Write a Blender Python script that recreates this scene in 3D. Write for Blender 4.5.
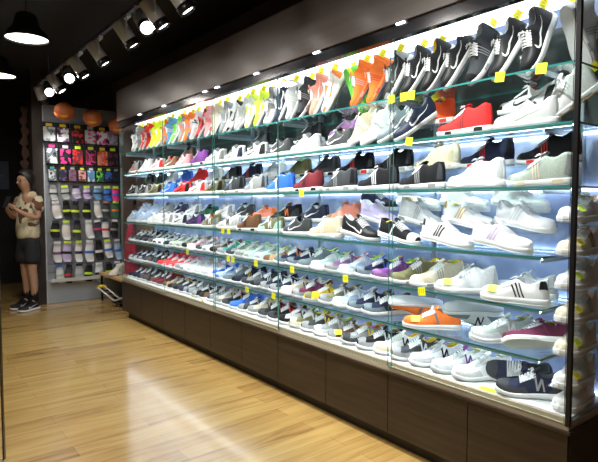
import bpy, math, random
import numpy as np
from mathutils import Vector, Matrix, Euler

for o in list(bpy.data.objects):
    bpy.data.objects.remove(o)
scene = bpy.context.scene
COL = scene.collection
random.seed(7)
R = math.radians
PI = math.pi

# ------------------------------------------------------------------ camera, world, exposure
cam_d = bpy.data.cameras.new('camera'); cam = bpy.data.objects.new('camera', cam_d); COL.objects.link(cam)
cam_d.sensor_width = 36.0; cam_d.lens = 523.0 / 598.0 * 36.0; cam_d.clip_start = 0.02
yaw, pit = R(38.0), math.atan(29.0 / 523.0)
Fv = Vector((math.sin(yaw) * math.cos(pit), math.cos(yaw) * math.cos(pit), -math.sin(pit)))
Rv = Vector((math.cos(yaw), -math.sin(yaw), 0)); Uv = Rv.cross(Fv)
mw = Matrix.Identity(4)
for i in range(3):
    mw[i][0] = Rv[i]; mw[i][1] = Uv[i]; mw[i][2] = -Fv[i]
mw[0][3], mw[1][3], mw[2][3] = 0.0, 0.0, 1.3
cam.matrix_world = mw
scene.camera = cam
world = bpy.data.worlds.new('world'); scene.world = world; world.use_nodes = True
world.node_tree.nodes['Background'].inputs[0].default_value = (0.55, 0.62, 0.75, 1)
world.node_tree.nodes['Background'].inputs[1].default_value = 0.02
scene.view_settings.view_transform = 'Standard'
scene.view_settings.look = 'None'
scene.view_settings.gamma = 1.0
scene.view_settings.exposure = 0.3
scene.cycles.use_denoising = True
scene.cycles.transparent_max_bounces = 28
scene.cycles.max_bounces = 8
scene.cycles.sample_clamp_indirect = 6.0

E_CEIL = 2.1        # luminous cabinet ceiling
E_FRONT = 34.0      # led profiles under the shelf fronts
E_STRIP = 6.5      # led strips behind the shelves
E_SPOT = 85.0       # each track head
E_PEND = 19.0       # each pendant

# ------------------------------------------------------------------ helpers
class MB:
    def __init__(s): s.v = []; s.f = []; s.mi = []
    def add(s, vs, fs, mi=0):
        n = len(s.v); s.v += [tuple(v) for v in vs]
        s.f += [tuple(i + n for i in f) for f in fs]; s.mi += [mi] * len(fs)
        return s
    def box(s, a, b, mi=0):
        x0, y0, z0 = a; x1, y1, z1 = b
        vs = [(x0, y0, z0), (x1, y0, z0), (x1, y1, z0), (x0, y1, z0), (x0, y0, z1), (x1, y0, z1), (x1, y1, z1), (x0, y1, z1)]
        return s.add(vs, [(0, 3, 2, 1), (4, 5, 6, 7), (0, 1, 5, 4), (1, 2, 6, 5), (2, 3, 7, 6), (3, 0, 4, 7)], mi)
    def tube(s, pts, rad, n=8, caps=True, mi=0, flat=1.0):
        pts = [Vector(p) for p in pts]; rr = rad if isinstance(rad, (list, tuple)) else [rad] * len(pts)
        vs = []; fs = []
        up = Vector((0, 0, 1))
        for i, p in enumerate(pts):
            d = (pts[min(i + 1, len(pts) - 1)] - pts[max(i - 1, 0)]).normalized()
            u = up if abs(d.dot(up)) < 0.95 else Vector((1, 0, 0))
            a = d.cross(u).normalized(); b = a.cross(d).normalized()
            for k in range(n):
                t = 2 * PI * k / n
                vs.append(p + a * math.cos(t) * rr[i] + b * math.sin(t) * rr[i] * flat)
        for i in range(len(pts) - 1):
            for k in range(n):
                fs.append((i * n + k, i * n + (k + 1) % n, (i + 1) * n + (k + 1) % n, (i + 1) * n + k))
        if caps:
            fs.append(tuple(range(n))); fs.append(tuple(reversed(range((len(pts) - 1) * n, len(pts) * n))))
        return s.add(vs, fs, mi)
    def lathe(s, prof, origin=(0, 0, 0), n=24, axis=(0, 0, 1), mi=0):
        q = Vector((0, 0, 1)).rotation_difference(Vector(axis).normalized()); o = Vector(origin)
        vs = []; fs = []
        for r, z in prof:
            for k in range(n):
                t = 2 * PI * k / n
                vs.append(o + q @ Vector((r * math.cos(t), r * math.sin(t), z)))
        for i in range(len(prof) - 1):
            for k in range(n):
                fs.append((i * n + k, i * n + (k + 1) % n, (i + 1) * n + (k + 1) % n, (i + 1) * n + k))
        return s.add(vs, fs, mi)
    def mesh(s, name, smooth=False):
        me = bpy.data.meshes.new(name); me.from_pydata(s.v, [], s.f); me.update()
        if any(s.mi): me.polygons.foreach_set('material_index', s.mi)
        if smooth: me.polygons.foreach_set('use_smooth', [True] * len(s.f))
        return me

def link(name, me, mats, parent=None, bevel=0.0):
    o = bpy.data.objects.new(name, me); COL.objects.link(o)
    if not isinstance(mats, (list, tuple)): mats = [mats]
    if me is not None:
        while len(me.materials) < len(mats): me.materials.append(None)
        for i, m in enumerate(mats):
            o.material_slots[i].link = 'OBJECT'; o.material_slots[i].material = m
    if parent: o.parent = parent
    if bevel:
        b = o.modifiers.new('bevel', 'BEVEL'); b.width = bevel; b.segments = 2; b.limit_method = 'ANGLE'
    return o
def obj(name, mb, mats, parent=None, smooth=False, bevel=0.0):
    return link(name, mb.mesh(name, smooth), mats, parent, bevel)
def empty(name, loc, rot=(0, 0, 0)):
    o = bpy.data.objects.new(name, None); COL.objects.link(o); o.empty_display_size = 0.05
    o.location = loc; o.rotation_euler = rot; return o
def tag(o, label, cat, group=None, kind=None):
    if label: o['label'] = label
    if cat: o['category'] = cat
    if group: o['group'] = group
    if kind: o['kind'] = kind
    return o
def struct(name, mb, m, parent=None, bevel=0):
    o = obj(name, mb, m, parent, bevel=bevel)
    if not parent: o['kind'] = 'structure'
    return o

# ------------------------------------------------------------------ materials
def newmat(name):
    m = bpy.data.materials.new(name); m.use_nodes = True
    return m, m.node_tree, m.node_tree.nodes['Principled BSDF']
_pm = {}
def plain(name, col, rough=0.5, metal=0.0, mottle=0.0, scale=40, bump=0.0, emit=None, es=0.0, spec=0.5):
    if name in _pm: return _pm[name]
    m, t, p = newmat(name); c = tuple(col) + (1,)
    p.inputs['Base Color'].default_value = c; p.inputs['Roughness'].default_value = rough
    p.inputs['Metallic'].default_value = metal; p.inputs['Specular IOR Level'].default_value = spec
    if emit: p.inputs['Emission Color'].default_value = tuple(emit) + (1,); p.inputs['Emission Strength'].default_value = es
    if mottle or bump:
        tc = t.nodes.new('ShaderNodeTexCoord'); no = t.nodes.new('ShaderNodeTexNoise')
        no.inputs['Scale'].default_value = scale; no.inputs['Detail'].default_value = 3
        t.links.new(tc.outputs['Object'], no.inputs['Vector'])
        if mottle:
            mx = t.nodes.new('ShaderNodeMix'); mx.data_type = 'RGBA'
            mx.inputs[6].default_value = tuple(x * (1 - mottle) for x in col) + (1,)
            mx.inputs[7].default_value = tuple(min(1, x * (1 + mottle * 0.6)) for x in col) + (1,)
            t.links.new(no.outputs['Fac'], mx.inputs[0]); t.links.new(mx.outputs[2], p.inputs['Base Color'])
        if bump:
            b = t.nodes.new('ShaderNodeBump'); b.inputs['Strength'].default_value = bump; b.inputs['Distance'].default_value = 0.002
            t.links.new(no.outputs['Fac'], b.inputs['Height']); t.links.new(b.outputs['Normal'], p.inputs['Normal'])
    _pm[name] = m; return m

CO = dict(white=(.76, .77, .80), black=(.010, .010, .013), charcoal=(.045, .05, .058), grey=(.27, .28, .29), lightgrey=(.52, .54, .56),
    silver=(.58, .6, .62), slate=(.15, .19, .22), navy=(.016, .022, .055), blue=(.04, .16, .62), skyblue=(.13, .32, .55), paleblue=(.36, .48, .66),
    teal=(.05, .36, .32), mint=(.42, .66, .58), palegreen=(.45, .55, .42), sage=(.36, .42, .38), darkgreen=(.03, .12, .07), green=(.16, .72, .08),
    lime=(.72, .95, .05), yellow=(.85, .58, .03), gold=(.62, .42, .12), olive=(.17, .16, .08), beige=(.62, .54, .4), cream=(.8, .74, .6),
    tan=(.5, .31, .15), brown=(.16, .08, .045), maroon=(.16, .02, .03), burgundy=(.15, .028, .07), plum=(.22, .1, .24), purple=(.17, .05, .25),
    lilac=(.56, .48, .75), pink=(.85, .38, .42), magenta=(.7, .04, .25), red=(.72, .03, .03), orangered=(.85, .1, .03), orange=(.88, .2, .04), coral=(.85, .3, .22), peach=(.85, .62, .48))
def fab(c): return plain('fabric_' + c, CO[c], 0.72, mottle=0.30, scale=110, bump=0.25, spec=.15)
def lea(c): return plain('leather_' + c, CO[c], 0.5, mottle=0.06, scale=60, bump=0.06, spec=.3)
def rub(c): return plain('rubber_' + c, CO[c], 0.6, mottle=0.05, scale=30)

def glass_mat(name, tint, gloss=1.0):
    m = bpy.data.materials.new(name); m.use_nodes = True; t = m.node_tree; t.nodes.clear()
    out = t.nodes.new('ShaderNodeOutputMaterial'); mx = t.nodes.new('ShaderNodeMixShader')
    tr = t.nodes.new('ShaderNodeBsdfTransparent'); gl = t.nodes.new('ShaderNodeBsdfGlossy'); lw = t.nodes.new('ShaderNodeLayerWeight'); pw = t.nodes.new('ShaderNodeMath'); fr = t.nodes.new('ShaderNodeMath')
    tr.inputs['Color'].default_value = tuple(tint) + (1,); gl.inputs['Roughness'].default_value = 0.01
    gl.inputs['Color'].default_value = (gloss, gloss, gloss, 1); 
    # Schlick reflectance from the facing angle, the same on both sides of the sheet
    pw.operation = 'POWER'; pw.inputs[1].default_value = 5.0; fr.operation = 'MULTIPLY_ADD'; fr.inputs[1].default_value = .9; fr.inputs[2].default_value = .012
    t.links.new(lw.outputs['Facing'], pw.inputs[0]); t.links.new(pw.outputs[0], fr.inputs[0])
    t.links.new(fr.outputs[0], mx.inputs[0]); t.links.new(tr.outputs[0], mx.inputs[1]); t.links.new(gl.outputs[0], mx.inputs[2])
    t.links.new(mx.outputs[0], out.inputs[0]); return m
M_PANE = glass_mat('clear_glass', (.975, .99, .985))
M_SHELF = glass_mat('shelf_glass', (.93, .985, .97), .9)
M_ACRYL = glass_mat('clear_acrylic', (.97, .98, .985), .9)
M_EDGE = plain('glass_edge_green', (.03, .2, .19), 0.2, mottle=.3, scale=8)
M_PANE_EDGE = plain('pane_edge_green', (.05, .16, .14), 0.25)
M_BLACK = plain('ceiling_black', (.0045, .0045, .007), 0.85, mottle=.2, scale=2)
M_METAL = plain('brushed_aluminium', (.62, .6, .55), 0.35, 0.85, mottle=.1, scale=6)
M_DMETAL = plain('dark_metal', (.03, .03, .033), 0.3, 0.7)
M_LAMPGREY = plain('lamp_grey', (.55, .56, .58), 0.4, 0.1)
M_CHROME = plain('polished_chrome', (.75, .75, .77), 0.12, 1.0)
M_STEELBLUE = plain('track_blue_grey', (.12, .15, .22), 0.35, 0.4)
M_WHITEP = plain('white_laminate', (.78, .8, .82), 0.35)
M_LED = plain('led_white', (1, 1, 1), .5, emit=(.90, .95, 1.0), es=E_CEIL)
M_STRIP = plain('led_strip', (1, 1, 1), .5, emit=(.78, .88, 1.0), es=E_STRIP)
M_FRONT = plain('led_front', (1, 1, 1), .5, emit=(.86, .93, 1.0), es=E_FRONT)
M_LENS = plain('lamp_lens', (1, 1, 1), .5, emit=(1, .97, .9), es=9)
M_TAG = plain('sticker_yellow', (.90, .92, .02), .5)
M_TAGLIME = plain('sticker_lime', (.62, .95, .03), .5)
M_INK = plain('ink_orange', (.75, .25, .02), .6)

def wood_mat(name, c1, c2, scale, rough, axis='Y', bump=.05, coat=0.0):
    m, t, p = newmat(name)
    tc = t.nodes.new('ShaderNodeTexCoord'); mp = t.nodes.new('ShaderNodeMapping'); no = t.nodes.new('ShaderNodeTexNoise')
    mp.inputs['Scale'].default_value = scale; no.inputs['Scale'].default_value = 1; no.inputs['Detail'].default_value = 6; no.inputs['Roughness'].default_value = .65
    r = t.nodes.new('ShaderNodeValToRGB'); r.color_ramp.elements[0].position = .32; r.color_ramp.elements[1].position = .68
    r.color_ramp.elements[0].color = tuple(c1) + (1,); r.color_ramp.elements[1].color = tuple(c2) + (1,)
    t.links.new(tc.outputs['Object'], mp.inputs[0]); t.links.new(mp.outputs[0], no.inputs['Vector']); t.links.new(no.outputs['Fac'], r.inputs[0])
    t.links.new(r.outputs[0], p.inputs['Base Color']); p.inputs['Roughness'].default_value = rough
    p.inputs['Coat Weight'].default_value = coat; p.inputs['Coat Roughness'].default_value = .2
    return m
M_BASEWOOD = wood_mat('dark_wenge_laminate', (.014, .008, .005), (.036, .021, .013), (6, 2, 40), .38)
M_FASCIA = wood_mat('fascia_laminate', (.07, .052, .048), (.10, .078, .072), (6, 2, 30), .4, coat=.3)
M_TABLETOP = wood_mat('oak_board', (.42, .26, .10), (.6, .4, .18), (20, 3, 20), .4)

def floor_mat():
    m, t, p = newmat('oak_laminate_floor')
    tc = t.nodes.new('ShaderNodeTexCoord'); L = t.links
    br = t.nodes.new('ShaderNodeTexBrick'); br.offset = .37; br.inputs['Scale'].default_value = 1.0
    br.inputs['Brick Width'].default_value = 1.15; br.inputs['Row Height'].default_value = .125
    br.inputs['Mortar Size'].default_value = .0012; br.inputs['Mortar Smooth'].default_value = .3
    br.inputs['Color1'].default_value = (0, 0, 0, 1); br.inputs['Color2'].default_value = (1, 1, 1, 1); br.inputs['Mortar'].default_value = (.35, .35, .35, 1)
    L.new(tc.outputs['Object'], br.inputs['Vector'])
    mp = t.nodes.new('ShaderNodeMapping'); mp.inputs['Scale'].default_value = (1.6, 16, 1); L.new(tc.outputs['Object'], mp.inputs[0])
    no = t.nodes.new('ShaderNodeTexNoise'); no.inputs['Scale'].default_value = 1.0; no.inputs['Detail'].default_value = 7; no.inputs['Roughness'].default_value = .62
    no.inputs['Distortion'].default_value = .6
    L.new(mp.outputs[0], no.inputs['Vector'])
    ad = t.nodes.new('ShaderNodeMath'); ad.operation = 'MULTIPLY_ADD'; ad.inputs[1].default_value = .22; L.new(br.outputs['Color'], ad.inputs[0]); L.new(no.outputs['Fac'], ad.inputs[2])
    r = t.nodes.new('ShaderNodeValToRGB'); e = r.color_ramp.elements
    e[0].position = .30; e[0].color = (.13, .062, .02, 1); e[1].position = .78; e[1].color = (.50, .34, .12, 1)
    k = e.new(.52); k.color = (.38, .235, .075, 1)
    L.new(ad.outputs[0], r.inputs[0])
    mx = t.nodes.new('ShaderNodeMix'); mx.data_type = 'RGBA'; mx.blend_type = 'MULTIPLY'
    mx.inputs[7].default_value = (.6, .5, .42, 1); L.new(br.outputs['Fac'], mx.inputs[0]); L.new(r.outputs[0], mx.inputs[6])
    L.new(mx.outputs[2], p.inputs['Base Color']); p.inputs['Roughness'].default_value = .24; p.inputs['Coat Weight'].default_value = .5; p.inputs['Coat Roughness'].default_value = .12
    return m
def backwall_mat():
    m, t, p = newmat('pale_blue_cloud_backing')
    tc = t.nodes.new('ShaderNodeTexCoord'); no = t.nodes.new('ShaderNodeTexNoise'); no.inputs['Scale'].default_value = 5.5; no.inputs['Detail'].default_value = 5
    r = t.nodes.new('ShaderNodeValToRGB'); e = r.color_ramp.elements
    e[0].position = .5; e[0].color = (.23, .30, .50, 1); e[1].position = .66; e[1].color = (.44, .50, .68, 1)
    t.links.new(tc.outputs['Object'], no.inputs['Vector']); t.links.new(no.outputs['Fac'], r.inputs[0]); t.links.new(r.outputs[0], p.inputs['Base Color'])
    p.inputs['Roughness'].default_value = .5
    return m
M_FLOOR = floor_mat(); M_BACK = backwall_mat()

# ------------------------------------------------------------------ the room
struct('floor', MB().box((-3.0, -3.0, -.1), (3.6, 9.5, 0)), M_FLOOR)
struct('ceiling', MB().box((-3.0, -3.0, 2.95), (3.6, 9.5, 3.05)), M_BLACK)
struct('wall_right', MB().box((2.50, -3.0, 0), (2.6, 9.5, 2.95)), plain('wall_brown', (.09, .05, .035), .7, mottle=.2, scale=4))
struct('wall_back', MB().box((-3.0, 9.4, 0), (2.5, 9.5, 2.95)), plain('wall_dark', (.012, .012, .016), .8, mottle=.2, scale=3))
struct('wall_left', MB().box((-3.0, -3.0, 0), (-2.9, 9.4, 2.95)), plain('wall_side', (.22, .21, .20), .7, mottle=.1, scale=3))
struct('wall_front', MB().box((-2.9, -3.0, 0), (2.5, -2.9, 2.95)), plain('wall_side', (.22, .21, .20), .7))
struct('trim_pillar', MB().box((1.42, 7.2, 0), (1.535, 7.45, 2.95)), wood_mat('pillar_wood', (.012, .007, .006), (.03, .018, .014), (8, 8, 2), .5))

# ------------------------------------------------------------------ display case
X0, X1, Y0, Y1 = 2.037, 2.42, .915, 5.85
ZD = .456
case = empty('display_case', (2.23, 3.38, 0))
tag(case, 'long dark wood and glass display case full of sneakers', 'display case')
case_in = case.matrix_world.inverted() if False else None
def cpart(name, mb, mats, parent=None, bevel=0, smooth=False, label=None):
    # vertices are given in world coordinates, the case stands at its own base point
    if parent is None or parent is case:
        mb.v = [(x - 2.23, y - 3.38, z) for x, y, z in mb.v]
    else:
        mb.v = [(x - 2.23, y - 3.38, z) for x, y, z in mb.v]
    o = obj(name, mb, mats, parent or case, smooth=smooth, bevel=bevel)
    if label: o['label'] = label
    return o
cpart('plinth', MB().box((X0 + .06, Y0 + .05, 0), (2.49, Y1 - .03, .075)), plain('plinth_black', (.01, .008, .007), .5))
cpart('carcass', MB().box((X0 + .022, Y0 + .0, .075), (2.49, Y1, .408)), M_BASEWOOD)
ys = [Y0 + .003] + [1.365, 1.85, 2.35, 2.846, 3.31, 3.79, 4.27, 4.76, 5.30] + [Y1]
for a, b in zip(ys[:-1], ys[1:]):
    cpart('door', MB().box((X0 + .004, a + .002, .078), (X0 + .021, b - .002, .398)), M_BASEWOOD, bevel=.0015)
cpart('edge_moulding', MB().box((X0 - .006, Y0 - .008, .398), (2.49, Y1 + .006, .412)), M_BASEWOOD, bevel=.002)
cpart('sliding_rail', MB().box((X0 + .007, Y0 + .002, .412), (X0 + .034, Y1, .4375)).box((X0 + .0145, Y0 + .002, .4376), (X0 + .034, Y1, .4555)), plain('rail_beige', (.50, .44, .34), .35, .3))
cpart('side_rail', MB().box((X0 + .034, Y0 + .002, .412), (2.42, Y0 + .012, .447)), M_METAL)
cpart('deck_board', MB().box((X0 + .035, Y0 + .013, .41), (2.44, Y1 - .005, ZD)), M_WHITEP)
cpart('back_panel', MB().box((2.43, Y0 + .0, ZD + .001), (2.485, Y1, 2.2)), M_BACK)
cpart('upper_back_panel', MB().box((2.424, Y0 + .02, 1.625), (2.4295, Y1 - .02, 2.09)), plain('back_panel_dark_green', (.045, .06, .058), .12, mottle=.3, scale=5), label='dark glossy upper back panel')
cpart('luminous_ceiling', MB().box((X0 + .05, Y0 + .02, 2.172), (2.42, Y1 - .02, 2.188)), M_LED, label='bright white light panel under the top')
cpart('header_trim', MB().box((X0 - .004, Y0 - .005, 2.125), (X0 + .045, Y1 + .004, 2.21)), plain('header_black', (.03, .03, .035), .15, .6))
fm = MB().box((X0 - .02, Y0 - .02, 2.19), (2.49, Y1 + .02, 2.52))
cpart('fascia', fm, M_FASCIA, bevel=.002)
# small glowing blocks imitating lamp reflections in the trim under the fascia lip
for yy in (1.75, 2.4, 3.05, 3.6, 3.8, 4.6, 5.2):
    cpart('trim_glint', MB().box((X0 - .018, yy, 2.182), (X0 - .0045, yy + .05, 2.1895)), plain('trim_glint_glow', (1, 1, 1), .5, emit=(.85, .92, 1), es=5))
joints = [Y0 + .006, 1.845, 2.846, 3.725, 4.70, Y1 - .003]
def edge_pane(lo, hi, thin):
    # a pane with green cut edges: faces of the two large sides use slot 0
    mb = MB().box(lo, hi)
    ax = thin
    mi = []
    for f in mb.f:
        pts = [mb.v[i] for i in f]
        mi.append(0 if max(p[ax] for p in pts) - min(p[ax] for p in pts) < 1e-6 else 1)
    mb.mi = mi; return mb
for i in range(5):
    dx = .0 if i % 2 == 0 else .0075
    cpart('glass_door', edge_pane((X0 + dx, joints[i] + (.014 if i == 0 else -.012), .438), (X0 + dx + .006, joints[i + 1] + .006, 2.124), 0), [M_PANE, M_PANE_EDGE])
cpart('end_pane', edge_pane((X0 + .02, Y0, .448), (2.43, Y0 + .006, 2.19), 1), [M_PANE, M_PANE_EDGE])
cpart('end_pane', edge_pane((X0 + .02, Y1 - .006, .448), (2.43, Y1, 2.19), 1), [M_PANE, M_PANE_EDGE])
cpart('corner_post', MB().box((X0 - .002, Y0 - .003, .43), (X0 + .016, Y0 + .015, 2.27)), M_DMETAL, bevel=.001)
for z in (.60, 1.25):
    for j in joints[1:-1]:
        pass
SH = {'first': .66, 'second': .865, 'third': 1.08, 'fourth': 1.363, 'fifth': 1.61, 'top': 1.837}
TH = .008
for k, z in SH.items():
    z = z * 1.0
    ya = 1.045 if k in ('first', 'second', 'third') else Y0 + .02
    cuts = [ya] + joints[1:-1] + [Y1 - .02]
    for a, b in zip(cuts[:-1], cuts[1:]):
        cpart('glass_shelf', edge_pane((X0 + .024, a + .001, z - TH), (2.405, b - .001, z), 2), [M_SHELF, M_EDGE])
    if k != 'top':
        pr_ = cpart('led_profile', MB().box((X0 + .027, ya + .01, z - TH - .009), (X0 + .030, Y1 - .03, z - TH - .0005)).box((X0 + .0301, ya + .01, z - TH - .003), (X0 + .042, Y1 - .03, z - TH - .0005)).box((X0 + .0421, ya + .01, z - TH - .009), (X0 + .044, Y1 - .03, z - TH - .0005)), plain('profile_grey', (.25, .42, .42), .3, .5))
        cpart('diode_strip', MB().box((X0 + .0305, ya + .012, z - TH - .0075), (X0 + .0418, Y1 - .032, z - TH - .0035)), M_FRONT, pr_, label='glowing white diode strip')
    if k != 'top': cpart('led_strip', MB().box((2.408, ya, z - .014), (2.428, Y1 - .02, z - .004)), M_STRIP, label='thin white light strip')
cpart('led_strip', MB().box((2.408, Y0 + .02, ZD), (2.428, Y1 - .02, ZD + .006)), M_STRIP, label='thin white light strip')
for j in [1.07] + joints[1:-1] + [5.8]:
    sp = cpart('shelf_upright', MB().box((2.406, j - .014, ZD), (2.429, j + .014, 2.19)), plain('upright_grey', (.35, .42, .5), .35, .5))
    for z in SH.values():
        bm = MB().box((2.09, j - .003, z - TH - .022), (2.405, j + .003, z - TH - .0005))
        cpart('shelf_bracket', bm, plain('bracket_grey', (.4, .45, .5), .3, .6), sp)

# ------------------------------------------------------------------ sneakers
Lsh = .285
WT = [0, .012, .04, .09, .18, .32, .45, .58, .70, .80, .88, .94, .975, .992, 1.0]
WV = [0, .012, .023, .031, .0355, .0345, .037, .043, .0475, .047, .042, .033, .022, .012, 0]
def wid(t, k=1.0): return float(np.interp(t, WT, WV)) * k
STY = {
 # collar heights, vamp heights, open range, sole heel/toe thickness, toe spring, width factor
 'R': dict(HT=[0, .03, .1, .22, .34, .42, .55, .68, .8, .9, .97, 1], HV=[.066, .078, .08, .058, .06, .079, .066, .05, .042, .038, .026, .006], op=.41, sh=.033, st=.020, sp=.014, wk=1.0, bev=.006),
 'C': dict(HT=[0, .03, .1, .22, .34, .42, .55, .68, .8, .9, .97, 1], HV=[.062, .074, .074, .054, .056, .074, .058, .044, .040, .037, .027, .006], op=.41, sh=.027, st=.023, sp=.005, wk=1.02, bev=.001),
 'K': dict(HT=[0, .03, .1, .22, .34, .42, .55, .68, .8, .9, .97, 1], HV=[.074, .092, .094, .074, .086, .092, .070, .050, .040, .034, .022, .005], op=.37, sh=.030, st=.021, sp=.010, wk=1.0, bev=.003),
 'S': dict(HT=[0, .03, .1, .22, .34, .42, .55, .68, .8, .9, .97, 1], HV=[.066, .080, .080, .058, .060, .082, .066, .050, .043, .038, .026, .006], op=.42, sh=.029, st=.021, sp=.009, wk=1.0, bev=.003),
 'T': dict(HT=[0, .03, .1, .22, .34, .42, .55, .68, .8, .9, .97, 1], HV=[.056, .066, .066, .048, .052, .068, .055, .042, .037, .034, .024, .006], op=.41, sh=.026, st=.020, sp=.006, wk=1.0, bev=.002),
}
for _k in STY.values(): _k['HV'] = [h * (1.13 if i < 7 else 1.06) for i, h in enumerate(_k['HV'])]
def soletop(s, t):
    b = s['sh'] + (s['st'] - s['sh']) * min(1, max(0, (t - .15) / .6))
    return b + solebot(s, t)
def solebot(s, t):
    z = s['sp'] * max(0, (t - .72) / .28) ** 2
    if t < .1: z += s['bev'] * (1 - t / .1) ** 2
    return z
def ctr(t): return .005 * math.sin(PI * min(1, max(0, (t - .1) / .9)))
def surf(s, t, u, side, off=0.0):
    w = wid(t, s['wk']) + 1e-5; H = float(np.interp(t, s['HT'], s['HV'])); zb = soletop(s, t) - .002
    th = u * PI / 2
    yc, zc = (w) * math.cos(th) ** .7, H * math.sin(th) ** .9
    op = 1.0 if .05 < t < s['op'] else 0.0
    if .035 < t <= .05: op = .0
    if t > .55 or u < .0: o = 0
    if u <= .62:
        q = u / .62
        yo, zo = w * (1 + .05 * math.sin(PI * q) - .2 * q ** 1.6), H * q
    elif u <= .68: yo, zo = w * .80 - (u - .62) / .06 * .006, H + .001
    else:
        q = (u - .68) / .32; yo = (w * .8 - .006) * (1 - max(0, q - .45) / .55); zo = max(.006, H * (1 - min(1, q / .5)) + .006)
        yo = max(yo, 0)
    # blend between the closed vamp and the open collar
    if t >= s['op']: k = max(0, 1 - (t - s['op']) / .12) * (1 if u <= .62 else 0)
    elif op: k = 1
    else: k = 1 if u <= .62 else 0
    if op: y, z = yo, zo
    elif t <= .05:
        if u <= .62: y, z = yo, zo
        else: y, z = w * .80 * (1 - (u - .62) / .38), H
    else: y, z = yo * k + yc * (1 - k), zo * k + zc * (1 - k)
    P = Vector(((t - .5) * Lsh, side * y + ctr(t), zb + z))
    if t < .06: P.x -= .006 * math.sin(PI * min(1, u / .62)) * (1 - t / .06) - .008 * (z / .08) * (1 - t / .06)
    return P
def surfn(s, t, u, side, off):
    p = surf(s, t, u, side); e = .012
    a = surf(s, min(.999, t + e), u, side) - surf(s, max(.001, t - e), u, side)
    b = surf(s, t, min(1, u + e), side) - surf(s, t, max(0, u - e), side)
    n = a.cross(b) * side
    if n.length < 1e-9: return p
    n.normalize()
    c = Vector((p.x, ctr(t), p.z * .5))
    if n.dot(p - c) < 0: n = -n
    return p + n * off
US = [0, .1, .22, .34, .46, .55, .62, .65, .68, .76, .84, .92, 1.0]
TS = [0.002, .012, .03, .05, .052, .08, .12, .18, .25, .32]
def make_upper(k):
    s = STY[k]; ts = TS + [s['op'] - .001, s['op'] + .001, .46, .52, .58, .64, .70, .76, .82, .87, .91, .945, .97, .985, .996, .9999]
    nu = len(US); up = MB(); li = MB(); rows = []
    for t in ts:
        row = [surf(s, t, u, 1) for u in US] + [surf(s, t, u, -1) for u in reversed(US[:-1])]
        rows.append(row)
    m = len(rows[0]); V = [p for r in rows for p in r]; fu = []; fl = []
    for i in range(len(ts) - 1):
        opn = ts[i] > .05 and ts[i + 1] < s['op']
        wall = (ts[i] == .05 or abs(ts[i] - (s['op'] - .001)) < 1e-6)
        for j in range(m - 1):
            q = (i * m + j, i * m + j + 1, (i + 1) * m + j + 1, (i + 1) * m + j)
            jj = min(j, m - 2 - j)
            (fl if (jj >= 7 and (opn or wall)) else fu).append(q)
    return MB().add(V, fu), MB().add(V, fl)
def patch(s, fn, na, nb, off=.0012, sides=(1, -1)):
    mb = MB()
    for sd in sides:
        V = []
        for i in range(na + 1):
            for j in range(nb + 1):
                t, u = fn(i / na, j / nb); V.append(surfn(s, t, u, sd, off))
        F = [(i * (nb + 1) + j, i * (nb + 1) + j + 1, (i + 1) * (nb + 1) + j + 1, (i + 1) * (nb + 1) + j) for i in range(na) for j in range(nb)]
        mb.add(V, F)
    return mb
def wrap(s, t_side, t_top, na, nb, off=.0014):
    # one sheet over the toe from one side to the other
    V = []
    for i in range(na + 1):
        for j in range(nb + 1):
            q = j / nb * 2 - 1; u = .02 + (1 - abs(q)) * .98; k = 1 - abs(q)
            t0 = t_side[0] * (1 - k) + t_top[0] * k; t1 = t_side[1] * (1 - k) + t_top[1] * k
            V.append(surfn(s, t0 + (t1 - t0) * i / na, u, 1 if q >= 0 else -1, off))
    return MB().add(V, [(i * (nb + 1) + j, i * (nb + 1) + j + 1, (i + 1) * (nb + 1) + j + 1, (i + 1) * (nb + 1) + j) for i in range(na) for j in range(nb)])
def join(*mbs):
    r = MB()
    for m in mbs: r.add(m.v, m.f)
    return r
def make_sole(k, lo, hi, ex=.003):
    s = STY[k]; ts = [0.0005, .012, .03, .06, .1, .18, .3, .45, .58, .7, .8, .87, .92, .955, .98, .993, .9995]
    mb = MB(); V = []; prof = 6
    for t in ts:
        w = wid(t, s['wk']); e = ex if .01 < t < .99 else 0
        x = (t - .5) * (Lsh + 2 * ex + .004); zt = soletop(s, t); zb = solebot(s, t)
        a = zb + (zt - zb) * lo; b = zb + (zt - zb) * hi + (.001 if hi == 1 else 0)
        y = w + e * (1.3 if k != 'C' else 1.6)
        wf = .96 if .3 < t < .55 else 1.0
        for sy in (1, -1):
            pts = [(0, a), (y * .93 * wf, a), (y * wf * 1.0, a + (b - a) * .25), (y, a + (b - a) * .8), (y * .97, b), (0, b)]
            for (yy, zz) in pts: V.append((x, sy * yy + ctr(t), zz))
    F = []
    n = 12
    for i in range(len(ts) - 1):
        for sd in (0, 1):
            for j in range(5):
                q = [i * n + sd * 6 + j, i * n + sd * 6 + j + 1, (i + 1) * n + sd * 6 + j + 1, (i + 1) * n + sd * 6 + j]
                F.append(tuple(q if sd else reversed(q)))
    return mb.add(V, F)
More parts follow.
